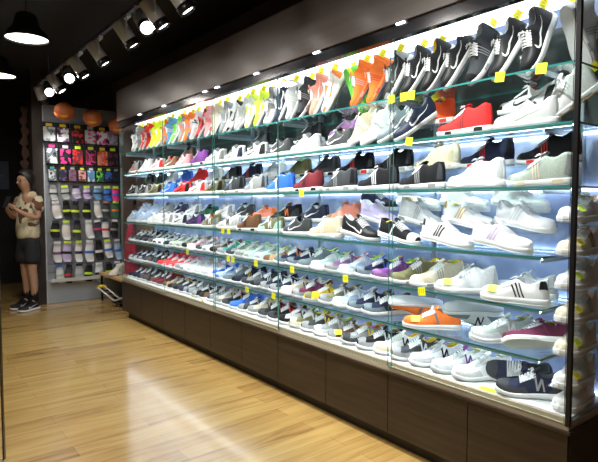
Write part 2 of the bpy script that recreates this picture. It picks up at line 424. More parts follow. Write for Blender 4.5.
def make_tongue(k):
    s = STY[k]; mb = MB(); V = []; st = 7
    for i in range(st + 1):
        a = i / st; t = .56 - a * .185
        base = soletop(s, max(t, s['op'] + .01)) + float(np.interp(max(t, s['op'] + .01), s['HT'], s['HV']))
        z = base + .001 + .016 * max(0, a - .45) / .55 - .002
        x = (t - .5) * Lsh; w = .017 + .006 * a
        if i == st: w *= .75
        for (yy, dz) in ((-w, -.003), (-w * .5, .0015), (0, .003), (w * .5, .0015), (w, -.003)):
            V.append((x, yy + ctr(t), z + dz))
        for (yy, dz) in ((w, -.006), (w * .5, -.0045), (0, -.003), (-w * .5, -.0045), (-w, -.006)):
            V.append((x + .002, yy + ctr(t), z + dz))
    F = [(i * 10 + j, i * 10 + (j + 1) % 10, (i + 1) * 10 + (j + 1) % 10, (i + 1) * 10 + j) for i in range(st) for j in range(10)]
    F.append(tuple(range(10))); F.append(tuple(reversed(range(st * 10, st * 10 + 10))))
    return mb.add(V, F)
def make_laces(k):
    s = STY[k]; mb = MB(); tl = [.45, .49, .53, .57, .61, .65]
    if k == 'K': tl = [.44, .48, .52, .56, .60]
    for i, t in enumerate(tl):
        for dt in ((0, .026) if i < len(tl) - 1 else (0,)):
            pts = []
            for j in range(9):
                q = j / 8 * 2 - 1; u = 1 - abs(q) * .46
                pts.append(surfn(s, t + dt * (q * .5 + .5) , u, 1 if q >= 0 else -1, .0035))
            mb.tube(pts, .0032, 4, True, flat=.6)
    p0 = surfn(s, tl[0], 1, 1, .006)
    for sd in (1, -1):
        mb.tube([p0, p0 + Vector((.004, sd * .014, .007)), p0 + Vector((.012, sd * .026, .002)), p0 + Vector((.012, sd * .016, .004)), p0], .002, 4)
        mb.tube([p0, p0 + Vector((.010, sd * .012, .001)), p0 + Vector((.022, sd * .021, -.004))], .0017, 4)
    return mb
def quad(a, b, c, d):
    # bilinear patch in (t,u)
    return lambda x, y: tuple((a[i] * (1 - x) + b[i] * x) * (1 - y) + (d[i] * (1 - x) + c[i] * x) * y for i in (0, 1))
def strip(path, w0, w1):
    def fn(a, b):
        q = a * (len(path) - 1); i = min(int(q), len(path) - 2); r = q - i
        t = path[i][0] * (1 - r) + path[i + 1][0] * r; u = path[i][1] * (1 - r) + path[i + 1][1] * r
        w = w0 * (1 - a) + w1 * a
        return t, max(0.02, u + (b - .5) * w)
    return fn
def parts_for(k):
    s = STY[k]; up, li = make_upper(k); P = [('upper', up, 'A')]
    P.append(('lining', li, 'I'))
    P.append(('midsole', make_sole(k, .22, 1), 'M'))
    P.append(('outsole', make_sole(k, 0, .22, .0025), 'O'))
    P.append(('tongue', make_tongue(k), 'G'))
    P.append(('laces', make_laces(k), 'L'))
    if k == 'R':
        P.append(('toe_overlay', wrap(s, (.86, .97), (.80, .97), 5, 14), 'B'))
        for sd in (1, -1): P.append(('mudguard', patch(s, quad((.54, .02), (.87, .02), (.87, .40), (.60, .30)), 6, 4, sides=(sd,)), 'B'))
        P.append(('heel_counter', patch(s, quad((.02, .02), (.28, .02), (.17, .36), (.02, .44)), 6, 5), 'B'))
        P.append(('eyestay', patch(s, quad((.43, .42), (.68, .60), (.66, .78), (.43, .64)), 6, 3), 'B'))
        for sd in (1, -1):
            P.append(('letter_emblem', join(patch(s, quad((.310, .10), (.335, .10), (.370, .54), (.345, .54)), 1, 5, .0022, (sd,)),
                 patch(s, quad((.405, .10), (.430, .10), (.465, .54), (.440, .54)), 1, 5, .0022, (sd,)),
                 patch(s, quad((.342, .54), (.374, .54), (.433, .10), (.402, .10)), 1, 5, .0024, (sd,))), 'E'))
    if k == 'C':
        P.append(('toe_cap', wrap(s, (.80, .975), (.77, .975), 6, 16, .0018), 'T'))
        q = []
        for d in (0, .055, .11):
            q.append(patch(s, quad((.30 + d, .06), (.325 + d, .06), (.405 + d, .56), (.38 + d, .56)), 1, 6, .0018))
        P.append(('side_stripes', join(*q), 'E'))
        P.append(('heel_tab', patch(s, quad((.012, .34), (.11, .34), (.10, .60), (.012, .60)), 4, 3), 'E'))
    if k == 'K':
        P.append(('side_stripes', join(*[patch(s, quad((.42 + d, .05), (.436 + d, .05), (.47 + d, .55), (.455 + d, .55)), 1, 5, .0018) for d in (0, .04, .08)]), 'E'))
        P.append(('heel_tab', patch(s, quad((.012, .10), (.08, .10), (.06, .58), (.012, .58)), 3, 4), 'B'))
        bl = MB()
        for sd in (1, -1):
            for (t0, t1) in ((.10, .24), (.62, .74)):
                V = []
                for i in range(4):
                    t = t0 + (t1 - t0) * i / 3; y = wid(t, s['wk']) + .0046
                    for zz in (.30, .92): V.append(((t - .5) * (Lsh + .01), sd * y + ctr(t), solebot(s, t) + (soletop(s, t) - solebot(s, t)) * zz))
                bl.add(V, [(2 * i, 2 * i + 1, 2 * i + 3, 2 * i + 2) for i in range(3)])
        P.append(('sole_block', bl, 'E'))
    if k == 'S':
        for sd in (1, -1): P.append(('side_tick', patch(s, strip([(.62, .34), (.66, .22), (.60, .12), (.48, .17), (.34, .30), (.17, .46)], .13, .02), 12, 2, .0018, (sd,)), 'E'))
        P.append(('toe_overlay', patch(s, quad((.84, .0), (.97, .0), (.97, .40), (.86, .34)), 5, 4), 'B'))
        P.append(('heel_counter', patch(s, quad((.02, .02), (.18, .02), (.12, .50), (.02, .56)), 5, 5), 'B'))
    if k in 'KS':
        P.append(('eyestay', patch(s, quad((.42, .36), (.66, .52), (.66, .74), (.42, .60)), 6, 3), 'B'))
    if k == 'K':
        P.append(('toe_overlay', wrap(s, (.88, .975), (.90, .975), 4, 14), 'B'))
    if k == 'T':
        P.append(('toe_cap', wrap(s, (.84, .975), (.80, .975), 6, 14, .0014), 'B'))
        P.append(('heel_tab', patch(s, quad((.012, .20), (.09, .20), (.07, .58), (.012, .58)), 4, 3), 'B'))
        P.append(('side_stripes', patch(s, quad((.36, .05), (.40, .05), (.47, .55), (.43, .55)), 2, 5, .0016), 'E'))
    st = MB()
    p = surfn(s, .33, .6, 1, .004)
    out = []
    for n, mb, role in P:
        me = mb.mesh(k + '_' + n, True)
        me.materials.append(None); out.append((n, me, role, [Vector(v) for v in mb.v]))
    return out
KIND = {k: parts_for(k) for k in STY}
BND = {k: [v for (n, me, r, vs) in KIND[k] if n in ('upper', 'midsole', 'outsole') for v in vs[::2]] for k in KIND}
# price sticker meshes: inside the shoe on the heel of the insole, standing up out of the collar, and one on the toe side
def sticker_mesh(name, w, h):
    mb = MB().box((-w / 2, -h / 2, 0), (w / 2, h / 2, .0012), 0)
    for i in range(3):
        x = -w * .28 + i * w * .28
        mb.box((x - .0012, -h * .2, .0012), (x + .0012, h * .2, .0019), 1)
        if i != 1: mb.box((x - .0012, h * .12, .0012), (x + w * .12, h * .2, .0019), 1)
    return mb.mesh(name)
ST_ME = sticker_mesh('sticker', .042, .034)

STYLE_NAME = {'R': 'running sneaker', 'C': 'court sneaker', 'K': 'knit sneaker', 'S': 'sneaker', 'T': 'suede sneaker'}
CN = dict(lightgrey='light grey', skyblue='sky blue', paleblue='pale blue', palegreen='pale green', darkgreen='dark green', orangered='orange-red')
def cname(c): return CN.get(c, c)
N_SHOES = 0
proto = {}
def sneaker(style, main, acc, inso, x, y, z, yw, pitch=0, roll=0, label='', group='', mid='white', out=None, sticker=None, emblem=None, laces=None, lift=None, mirror=False, scale=1.0):
    """one sneaker resting on height z; yaw in degrees is the heading of its toe"""
    global N_SHOES
    N_SHOES += 1
    rot = Euler((R(roll), R(pitch), R(yw)), 'XYZ'); q = rot.to_matrix()
    zmin = min((q @ v).z for v in BND[style]) * scale
    e = empty('sneaker', (x, y, z - zmin + .0006 if lift is None else z + lift), rot)
    if scale != 1: e.scale = (scale,) * 3
    if label: tag(e, label, 'shoe', group)
    fm = {'R': fab, 'C': lea, 'K': fab, 'S': lea, 'T': fab}[style]
    col = dict(A=fm(main), I=fab(inso), M=rub(mid), O=rub(out or ('grey' if style in 'RSK' else mid)), G=fab(main), L=fab(laces or ('white' if main != 'white' else 'lightgrey')), B=(fab if style != 'S' else lea)(acc), E=lea(emblem or acc), T=lea(main))
    if style == 'C': col['L'] = fab('white'); col['E'] = lea(acc)
    if style == 'R' and not emblem: col['E'] = lea('white' if main in ('black', 'charcoal', 'navy', 'olive', 'slate', 'brown') else ('black' if main in ('white', 'silver', 'beige') else acc))
    if style == 'R' and main in ('white',) : col['B'] = fab('lightgrey' if acc in ('black', 'purple', 'grey') else acc)
    if style == 'K' and not laces: col['L'] = fab(main)
    if style == 'S': col['B'] = lea(main if acc == 'white' else acc); col['E'] = lea(acc)
    if style == 'R' and acc in ('red', 'blue', 'orange', 'brown', 'yellow', 'pink', 'navy', 'green', 'purple', 'lilac'):
        col['B'] = fab({'black': 'charcoal', 'navy': 'slate', 'blue': 'navy', 'white': 'lightgrey', 'beige': 'cream', 'grey': 'charcoal', 'charcoal': 'grey', 'paleblue': 'silver'}.get(main, 'grey')); col['G'] = fab(acc); col['E'] = lea(acc if acc not in ('navy', 'brown') else 'white')
    if style == 'K': col['B'] = fab({'white': 'lightgrey', 'black': 'charcoal', 'navy': 'black', 'charcoal': 'black', 'grey': 'charcoal', 'beige': 'cream', 'sage': 'grey', 'lightgrey': 'silver'}.get(main, main)); col['L'] = fab(laces or ('white' if main != 'white' else 'lightgrey'))
    for n, me, role, vs in KIND[style]:
        o = bpy.data.objects.new(n, me); COL.objects.link(o); o.parent = e
        o.material_slots[0].link = 'OBJECT'; o.material_slots[0].material = col[role]
    if sticker:
        o = bpy.data.objects.new('price_sticker', ST_ME); COL.objects.link(o); o.parent = e
        if len(ST_ME.materials) < 2: ST_ME.materials.append(None); ST_ME.materials.append(None)
        for i, mm in enumerate((M_TAG if sticker[0] != 'l' else M_TAGLIME, M_INK)):
            o.material_slots[i].link = 'OBJECT'; o.material_slots[i].material = mm
        o['label'] = 'small yellow price sticker' if sticker[0] != 'l' else 'small lime price sticker'
        s = STY[style]
        if sticker == 'heel':
            o.location = (-.5 * Lsh - .006, .033, s['sh'] + .062); o.rotation_euler = (R(-90), 0, R(rnd.uniform(-25, 25)))
        elif sticker in ('collar', 'lcollar'):
            t = .20; h = soletop(s, t) + float(np.interp(t, s['HT'], s['HV']))
            o.location = ((t - .5) * Lsh, .004, h + .006); o.rotation_euler = (R(14), R(-24), R(8))
        elif sticker in ('toe', 'ltoe'):
            p = surfn(s, .78, .55, 1, .002); o.location = p; o.rotation_euler = (R(-48), 0, 0); 
    return e
ORD = ['nearest', 'second', 'third', 'fourth', 'fifth', 'sixth', 'seventh', 'eighth', 'ninth', 'tenth', 'eleventh', 'twelfth', 'thirteenth', 'fourteenth', 'fifteenth', 'sixteenth',
       'seventeenth', 'eighteenth', 'nineteenth', 'twentieth', 'twenty-first', 'twenty-second', 'twenty-third', 'twenty-fourth', 'twenty-fifth', 'twenty-sixth', 'twenty-seventh',
       'twenty-eighth', 'twenty-ninth', 'thirtieth', 'thirty-first', 'thirty-second', 'thirty-third', 'thirty-fourth', 'thirty-fifth', 'thirty-sixth']
ROWS = {}
ROWS["bottom"] = """1.53 R white purple white|1.67 R white grey yellow|1.8 R charcoal grey yellow|1.93 R white beige yellow|2.06 R black grey grey|2.19 R grey yellow orange|2.32 T brown grey yellow|2.45 R grey silver green|2.58 R charcoal yellow yellow|2.71 R olive beige green|2.84 R silver black grey|2.97 R black red grey|3.1 R black red grey|3.24 R beige grey green|3.37 T charcoal grey grey|3.5 K blue grey white|3.63 R black orange grey|3.76 R beige grey grey|3.89 K grey silver grey|4.02 T brown black grey|4.15 T black grey white|4.28 K grey white grey|4.41 T grey navy grey|4.54 T charcoal black yellow|4.67 T charcoal black yellow|4.8 T tan brown beige|4.94 K maroon brown red|5.07 K maroon brown red|5.2 T brown black black|5.33 K charcoal grey black|5.46 K charcoal grey black|5.59 T navy black black|5.72 T navy black black"""
ROWS["first"] = """2.02 R navy brown brown|2.15 R navy brown brown|2.28 R paleblue white white|2.41 R olive brown grey|2.55 T yellow olive grey|2.68 R burgundy purple white|2.81 R beige white white|2.94 R navy grey white|3.07 R navy grey white|3.2 K charcoal white blue|3.33 R grey navy blue|3.47 K navy yellow grey|3.6 K slate grey yellow|3.73 S paleblue blue grey|3.86 R blue white navy|3.99 R white pink pink|4.12 R white pink pink|4.25 K white grey grey|4.39 S white grey white|4.52 R pink red red|4.65 S red pink purple|4.78 S red pink purple|4.91 K red maroon red|5.04 R black red pink|5.17 R black red pink|5.31 K charcoal white grey|5.44 T navy grey black|5.57 T navy grey black|5.7 T navy grey black"""
ROWS["second"] = """1.68 K beige grey yellow|1.81 K olive grey yellow|1.95 R purple plum green|2.08 R navy blue green|2.22 R paleblue lilac green|2.35 R plum grey orange|2.48 R mint white green|2.62 K slate grey green|2.75 R navy brown green|2.89 R navy orange brown|3.02 T tan brown green|3.15 S mint grey green|3.29 S mint grey green|3.42 R palegreen grey green|3.56 R grey green green|3.69 R teal green white|3.82 R brown black black|3.96 S white grey white|4.09 R grey pink red|4.23 R pink white grey|4.36 R olive black grey|4.49 S palegreen grey white|4.63 S palegreen grey white|4.76 T navy black white|4.9 S white black black|5.03 S white black black|5.16 S charcoal olive black|5.3 K black white grey|5.43 K black white grey|5.57 S black grey white|5.7 S black grey white"""
ROWS["third_front"] = """1.27 C white lilac white|1.56 C white black white|1.86 T black white black|2.15 S black white white|2.44 K beige white cream|2.73 S charcoal white black|3.03 R olive mint grey|3.32 K brown black brown|3.61 R white grey white|3.9 R olive grey red|4.2 S navy purple white|4.49 S white navy white|4.78 S white grey white|5.07 C white white white|5.37 S paleblue white white|5.66 S paleblue white white"""
ROWS["third_mid"] = """1.22 C white silver white|1.51 C white gold white|1.8 K silver grey beige|2.1 S lilac white white|2.39 K coral white pink|2.68 S navy white white|2.97 R black orange navy|3.26 T coral orange orange|3.56 S charcoal white white|3.85 S white grey white|4.14 T darkgreen black black|4.43 S white grey white|4.72 S navy white white|5.02 S grey white grey|5.31 S paleblue white white|5.6 S paleblue white white"""
ROWS["third_top"] = """1.3 C white white white|1.6 C white white white|1.9 C white gold white|2.2 T navy black black"""
ROWS["fourth_front"] = """1.1 K sage beige grey|1.4 K white white white|1.71 K black grey black|2.01 K black white black|2.32 K charcoal grey grey|2.62 K maroon black grey|2.92 K blue white white|3.23 K grey white grey|3.53 K charcoal grey white|3.84 S olive black white|4.14 S white red white|4.44 S red black white|4.75 S blue white white|5.05 S olive black white|5.36 S black grey white|5.66 S black grey white"""
ROWS["fourth_back"] = """1.14 K black red blue|1.44 K navy white black|1.73 K beige beige beige|2.03 K black grey white|2.33 K black red olive|2.63 K charcoal black white|2.92 K olive black green|3.22 K white grey white|3.52 K navy white white|3.82 K charcoal white black|4.11 K white grey white|4.41 K red black red|4.71 K blue white white|5.01 K white grey white|5.3 K charcoal green white|5.6 K charcoal green white"""
ROWS["fifth_front"] = """1.17 S lightgrey white grey|1.47 K red black red|2.35 S charcoal white grey|2.65 S lightgrey white white|2.94 S charcoal white grey|3.24 S white black white|3.53 S white navy white|3.83 S white grey white|4.12 K purple black purple|4.42 S pink white white|4.71 S brown white red|5.01 S white red pink|5.3 K silver pink grey|5.6 K grey red grey"""
ROWS["fifth_top"] = """1.25 S silver black red|1.78 K orangered red orange|2.45 S plum purple white|2.82 K black charcoal grey|3.42 K charcoal grey grey|4.67 S charcoal brown black"""
ROWS["top"] = """1.02 K lightgrey grey white|1.15 S black white grey|1.28 S black white white|1.41 K charcoal grey grey|1.54 S black white black|1.67 S black white yellow|1.8 S black white grey|1.93 S black grey white|2.06 K orange red orange|2.19 K orange pink red|2.32 OL green lime green|2.45 S white orange white|2.58 S coral white pink|2.71 K charcoal grey white|2.84 K lightgrey white grey|2.97 S navy white navy|3.1 R grey white lime|3.23 S lime white green|3.36 S white lime white|3.49 S silver white white|3.62 S white black white|3.75 S grey white white|3.88 K beige white white|4.01 K pink red magenta|4.14 S red black pink|4.27 R white black orange|4.4 K orange blue purple|4.53 S grey orange white|4.66 S green white red|4.79 K skyblue white white|4.92 R orange red green|5.05 K lime yellow yellow|5.18 K lime yellow yellow|5.31 K red black red|5.44 S red white red|5.57 K grey silver white|5.7 S silver grey white"""
ROWLAB = dict(bottom='in the front row on the bottom deck', first='row on the lowest glass shelf', second='row on the second lowest glass shelf',
              third_front='front row of the third shelf up', third_mid='middle step of the third shelf up', third_top='top step of the third shelf up',
              fourth_front='front row of the fourth shelf up', fourth_back='back row of the fourth shelf up',
              fifth_front='front row of the fifth shelf up', fifth_top='raised at the back of the fifth shelf up', top='tilted on its toe on the top shelf')
def sneaker_label(key, i, n, st, main, acc):
    mn, ac = cname(main), cname(acc)
    col = mn if mn == ac else mn + '-and-' + ac.replace(' ', '-') if ' ' not in mn else mn.replace(' ', '-') + '-and-' + ac.replace(' ', '-')
    where = {'bottom': 'bottom deck', 'first': 'lowest glass shelf', 'second': 'second lowest shelf', 'third_front': 'third shelf, front step', 'third_mid': 'third shelf, middle step',
             'third_top': 'third shelf, top step', 'fourth_front': 'fourth shelf, front row', 'fourth_back': 'fourth shelf, raised back row', 'fifth_front': 'fifth shelf, front row',
             'fifth_top': 'fifth shelf, raised at back', 'top': 'tilted on the top shelf'}[key]
    k = i + {'bottom': 3, 'first': 6, 'second': 4}.get(key, 0)
    if key == 'fifth_front': k = i + (1 if float(rows(key)[i][0]) < 1.75 else 5)
    if i >= n * .5: o = 'last at the far left end' if i == n - 1 else ORD[n - 1 - i] + ' from the far left end'
    else: o = 'nearest the glass corner' if k == 0 else ORD[k] + ' from the near glass corner'
    return '%s %s, %s, %s' % (col, STYLE_NAME[st], where, o)
def rows(key): return [e.split() for e in ROWS[key].split('|')]
GROUP = {'bottom': 'sneakers on the bottom deck', 'first': 'sneakers on the lowest glass shelf', 'second': 'sneakers on the second lowest glass shelf', 'third': 'sneakers stepped on the third shelf',
         'fourth': 'sneakers on the fourth shelf', 'fifth': 'sneakers on the fifth shelf', 'top': 'sneakers tilted on the top shelf'}
stk = {'bottom': {1: 'collar', 2: 'collar', 4: 'collar', 5: 'collar', 6: 'toe', 13: 'collar', 16: 'lcollar', 22: 'lcollar'}}
rnd = random.Random(11)
for key in ('bottom', 'first', 'second'):
    z = {'bottom': ZD, 'first': SH['first'], 'second': SH['second']}[key]
    L_ = rows(key)
    for i, (y, st, main, acc, ins) in enumerate(L_):
        stn = stk.get(key, {}).get(i) or ('lcollar' if (key == 'second' and i % 2 == 0 and i < 22) else ('collar' if (i * 7 + len(key)) % (2 if i < 6 else 4) == 0 else None))
        if ins == 'green' : ins = 'lime'
        sneaker(st, main, acc, ins, 2.213 + rnd.uniform(-.006, .006), float(y), z, 145 + rnd.uniform(-2, 2), label=sneaker_label(key, i, len(L_), st, main, acc), group=GROUP[key], sticker=stn,
                mid='white' if rnd.random() < .8 else 'lightgrey')
TIER = {'third_front': (2.122, 0, -90), 'third_mid': (2.222, .085, -90), 'third_top': (2.325, .170, -90), 'fourth_front': (2.124, 0, 90), 'fourth_back': (2.27, .10, 90),
        'fifth_front': (2.13, 0, 90), 'fifth_top': (2.29, .09, 90)}
for key, (x, dz, yw) in TIER.items():
    z = SH[key.split('_')[0]] + dz; L_ = rows(key)
    for i, (y, st, main, acc, ins) in enumerate(L_):
        a = yw if not (yw == -90 and float(y) > 2.3) else 90
        stn = 'collar' if (i * 5 + len(key)) % 7 == 0 else None
        sneaker(st, main, acc, ins, x, float(y), z, a + rnd.uniform(-3, 3), pitch=(9 if a == -90 else 0), label=sneaker_label(key, i, len(L_), st, main, acc), group=GROUP[key.split('_')[0]], sticker=stn,
                emblem=('red' if main == 'navy' and st == 'K' else None), scale=.985)
L_ = rows('top')
for i, (y, st, main, acc, ins) in enumerate(L_):
    ol = st == 'OL'; st2 = 'K' if ol else st
    if ol: yw, pt, out, mid = -20, 66, main, acc
    else: yw, pt, out, mid = 140 + rnd.uniform(-14, 14), 62 + rnd.uniform(-6, 6), None, ('white' if main != 'orange' else 'orange')
    if i == 0: yw, pt, out, mid = -25, 64, 'lightgrey', 'white'
    sneaker(st2, main, acc, ins, 2.225, float(y), SH['top'], yw, pitch=pt, label=sneaker_label('top', i, len(L_), st2, main, acc), group=GROUP['top'], out=out, mid=mid,
            sticker='heel', scale=.97)

# clear stepped risers that carry the raised rows
def riser(y0, y1, z, x0, x1, h, label):
    mb = MB().box((x0, y0, z + h - .004), (x1, y1, z + h - .0002)).box((x1 - .004, y0, z + .0002), (x1, y1, z + h - .004))
    tag(obj('acrylic_riser', mb, M_ACRYL), label, 'display riser', 'clear risers on the shelves')
for (a, b) in zip([1.14] + joints[1:-1], joints[1:-1] + [5.82]):
    nm = {0: 'nearest', 1: 'second', 2: 'third', 3: 'fourth', 4: 'farthest'}[([1.14] + joints[1:-1]).index(a)]
    riser(a + .01, b - .01, SH['third'], 2.176, 2.270, .085, 'clear acrylic riser of the third shelf behind the %s glass door' % nm)
    riser(a + .01, b - .01, SH['fourth'], 2.215, 2.325, .10, 'clear acrylic riser of the fourth shelf behind the %s glass door' % nm)
riser(1.15, 2.36, SH['third'], 2.276, 2.376, .17, 'tall clear acrylic riser at the back of the third shelf')
for y in [float(r[0]) for r in rows('fifth_top')]:
    riser(y - .13, y + .13, SH['fifth'], 2.235, 2.345, .09, 'short clear riser at the back of the fifth shelf, %s' %
          {0: 'nearest the corner', 1: 'under the orange-red shoe', 2: 'under the plum shoe', 3: 'under the black shoe', 4: 'under the charcoal shoe', 5: 'farthest left'}[[float(r[0]) for r in rows('fifth_top')].index(y)])

# the column of court sneakers just inside the near end
colx = 2.225
tw = MB().box((2.399, .93, ZD + .0005), (2.403, 1.035, 1.34))
zc = [.55 + .134 * i for i in range(6)]
for z in zc: tw.box((2.09, .928, z - .004), (2.399, 1.035, z - .0004))
tag(obj('acrylic_ladder_stand', tw, M_ACRYL), 'clear acrylic stand holding the column of pale court sneakers at the corner', 'display stand')
cc = [('white', 'silver', 'beige'), ('cream', 'white', 'cream'), ('cream', 'skyblue', 'peach'), ('white', 'silver', 'cream'), ('cream', 'black', 'peach'), ('white', 'pink', 'peach')]
cl = ['sixth', 'fifth', 'fourth', 'third', 'second', 'topmost']
for i, z in enumerate(zc):
    sneaker('C', cc[i][0], cc[i][1], cc[i][2], colx, .979, z, 180, label='%s court sneaker with %s stripes, %s in the corner column' % (cc[i][0], cname(cc[i][1]), cl[i]), group='court sneakers in the corner column',
            sticker='ltoe' if i % 2 else 'toe', scale=.97)
sneaker('C', 'white', 'orange', 'beige', 2.225, .979, ZD, 180, label='white court sneaker with orange side stripes at the foot of the corner column', group='court sneakers in the corner column', scale=.97)

# loose and tilted ones the photograph shows near the corner
def sp(*a, **k): sneaker(*a, **k)
G1, G2, G0 = GROUP['first'], GROUP['second'], GROUP['bottom']
sp('C', 'white', 'black', 'white', 2.125, 1.20, SH['second'], 100, label='white court sneaker with three black stripes, second lowest shelf near the corner', group=G2, sticker='ltoe')
sp('K', 'white', 'white', 'white', 2.165, 1.47, SH['second'], 122, label='plain white knit sneaker with yellow sticker, second lowest shelf beside the striped one', group=G2, sticker='toe')
sp('C', 'white', 'white', 'white', 2.30, 1.25, SH['second'], 100, label='plain white court sneaker at the back of the second lowest shelf', group=G2)
sp('K', 'navy', 'white', 'white', 2.325, 1.62, SH['second'], 95, roll=115, label='navy slip-on lying on its side behind the beige knit sneaker, second lowest shelf', group=G2, sticker=None)
sp('R', 'sage', 'silver', 'grey', 2.20, 1.30, SH['first'], 138, label='grey green running sneaker with white laces, lowest glass shelf near the corner', group=G1, sticker='collar', emblem='silver', out='white')
sp('R', 'silver', 'slate', 'grey', 2.27, 1.50, SH['first'], 130, roll=157, label='silver running sneaker tipped to show its sole, lowest glass shelf', group=G1, out='grey', mid='silver')
sp('T', 'orange', 'orange', 'orange', 2.155, 1.66, SH['first'], 128, label='upright orange sneaker with white sole on the lowest glass shelf', group=G1, sticker='toe', emblem='slate')
sp('T', 'orange', 'orange', 'orange', 2.24, 1.835, SH['first'], 136, roll=163, pitch=-3, label='orange sneaker tipped on its side behind the upright orange one', group=G1, emblem='slate', out='lightgrey')
sp('T', 'burgundy', 'burgundy', 'plum', 2.27, 1.19, SH['first'], 150, label='burgundy sneaker standing at the near end of the lowest glass shelf', group=G1, sticker='collar')
sp('T', 'burgundy', 'burgundy', 'plum', 2.16, 1.10, SH['first'], 132, roll=40, label='burgundy sneaker tipped to show its pale sole, near end of lowest shelf', group=G1, out='white')
sp('R', 'navy', 'charcoal', 'slate', 2.17, 1.14, ZD, 122, label='dark navy running sneaker with white laces and N on the bottom deck by the corner', group=G0, emblem='grey')
sp('R', 'navy', 'charcoal', 'slate', 2.29, 1.27, ZD, 122, roll=-58, label='dark navy running sneaker lying tipped open toward the glass on the bottom deck', group=G0)
sp('R', 'white', 'black', 'white', 2.205, 1.40, ZD, 144, label='white running sneaker with a black N, bottom deck beside the tipped navy one', group=G0, sticker='collar', emblem='black')
G5 = GROUP['fifth']
for (st, a, b, y, lb) in (('S', 'navy', 'white', 1.80, 'navy sneaker with white laces leaning toe down on the fifth shelf, nearest of two'), ('S', 'slate', 'white', 1.92, 'slate blue sneaker leaning toe down beside the navy one on the fifth shelf'),
                          ('K', 'lightgrey', 'white', 2.05, 'pale grey knit sneaker leaning toe down on the fifth shelf'), ('K', 'beige', 'white', 2.18, 'beige knit sneaker leaning toe down beside the pale grey one'),
                          ('K', 'white', 'white', 1.02, 'white sneaker leaning toe down at the near end of the fifth shelf')):
    sp(st, a, b, 'white', 2.215, y, SH['fifth'], 141, pitch=34, label=lb, group=G5, sticker='heel' if y < 1.95 else None, laces='white', out='tan' if y < 1.1 else None)
PT = [(1.65, 'second', 'yellow price tag on the second lowest shelf edge, nearest the corner'), (2.2, 'second', 'yellow price tag on the second lowest shelf edge, second nearest the corner'), (2.71, 'second', 'yellow price tag on the second lowest shelf edge, third nearest the corner'), (3.14, 'second', 'yellow price tag on the second lowest shelf edge, fourth nearest the corner'), (3.46, 'second', 'yellow price tag on the second lowest shelf edge, fifth nearest the corner'), (3.53, 'second', 'yellow price tag on the second lowest shelf edge, sixth nearest the corner'), (4.24, 'second', 'yellow price tag on the second lowest shelf edge, seventh nearest the corner'), (2.61, 'fourth', 'yellow price tag on the fourth shelf edge, only one there'), (3.52, 'third', 'yellow price tag on the third shelf edge, nearest the corner'), (3.61, 'third', 'yellow price tag on the third shelf edge, second nearest the corner'), (2.92, 'first', 'yellow price tag on the lowest shelf edge, nearest the corner'), (3.26, 'first', 'yellow price tag on the lowest shelf edge, second nearest the corner'), (3.96, 'deck', 'yellow price tag on the deck front edge, only one there'), (1.74, 'fifth', 'yellow price tag on the fifth shelf edge, only one there'), (1.07, 'top', 'yellow price tag on the top shelf edge, nearest the corner'), (1.25, 'top', 'yellow price tag on the top shelf edge, second nearest the corner'), (1.73, 'top', 'yellow price tag on the top shelf edge, third nearest the corner'), (1.78, 'top', 'yellow price tag on the top shelf edge, fourth nearest the corner'), (1.86, 'top', 'yellow price tag on the top shelf edge, fifth nearest the corner')]

# yellow price tags on the shelf fronts
def ptag(y, key, w=.044, label=''):
    z = {'deck': ZD, **SH}[key]
    xx = X0 + .0225
    mb = MB().box((-.0008, -w / 2, -.026), (.0004, w / 2, .016), 0)
    for i in range(3):
        yy = -w * .26 + i * w * .26
        mb.box((-.0012, yy - .0014, -.014), (-.0008, yy + .0014, .008), 1)
    o = obj('price_tag', mb, [M_TAG, M_INK]); o.location = (xx, y, z - .002); o.rotation_euler = (R(8 * math.sin(y * 37)), 0, 0)
    tag(o, label, 'price tag', 'yellow price tags on the shelf fronts')
for (y, key, lab) in PT:
    ptag(y, key, label=lab)
for (y, lab) in ((1.30, 'lime price label lying on the bottom deck before the white sneakers'), (4.2, 'yellow price label lying far along the bottom deck')):
    mb = MB().box((-.02, -.04, 0), (.02, .04, .0012)).box((-.008, -.025, .0012), (-.004, .025, .0016), 1).box((.004, -.025, .0012), (.008, .015, .0016), 1)
    o = obj('price_tag', mb, [M_TAGLIME, M_INK]); o.location = (X0 + .058, y, ZD + .0002); tag(o, lab, 'price tag')

# ------------------------------------------------------------------ red garment hung at the far end of the case
g = empty('hanging_bag', (2.20, 6.0, 1.07)); tag(g, 'dark red drawstring sack hanging at the far end of the display case', 'bag'); g.scale = (1.15, 1.0, 1.45)
mb = MB(); prof = []
for i in range(13):
    a = i / 12; z = -.0 - a * .42; w = .02 + .075 * math.sin(min(1, a * 1.6) * PI / 2); 
    for k in range(20):
        t = 2 * PI * k / 20; fo = 1 + .10 * math.sin(5 * t + 3 * a) * (1 - .4 * a)
        prof.append((w * .55 * math.cos(t) * fo, w * 1.25 * math.sin(t) * fo, z))
fs = [(i * 20 + k, i * 20 + (k + 1) % 20, (i + 1) * 20 + (k + 1) % 20, (i + 1) * 20 + k) for i in range(12) for k in range(20)] + [tuple(reversed(range(240, 260)))]
b_ = obj('sack', MB().add(prof, fs), plain('fabric_crimson', (.30, .008, .03), .8, mottle=.4, scale=14, bump=.3), g, smooth=True)
obj('cord', MB().tube([(0, -.01, .0), (0, -.07, .08), (0, -.13, .16), (0, -.06, .08), (0, .01, 0)], .003, 6), fab('black'), g)
obj('suction_hook', MB().tube([(0, -.148, .155), (0, -.142, .155), (0, -.125, .15), (0, -.12, .165)], [.02, .012, .004, .003], 10), fab('black'), g)

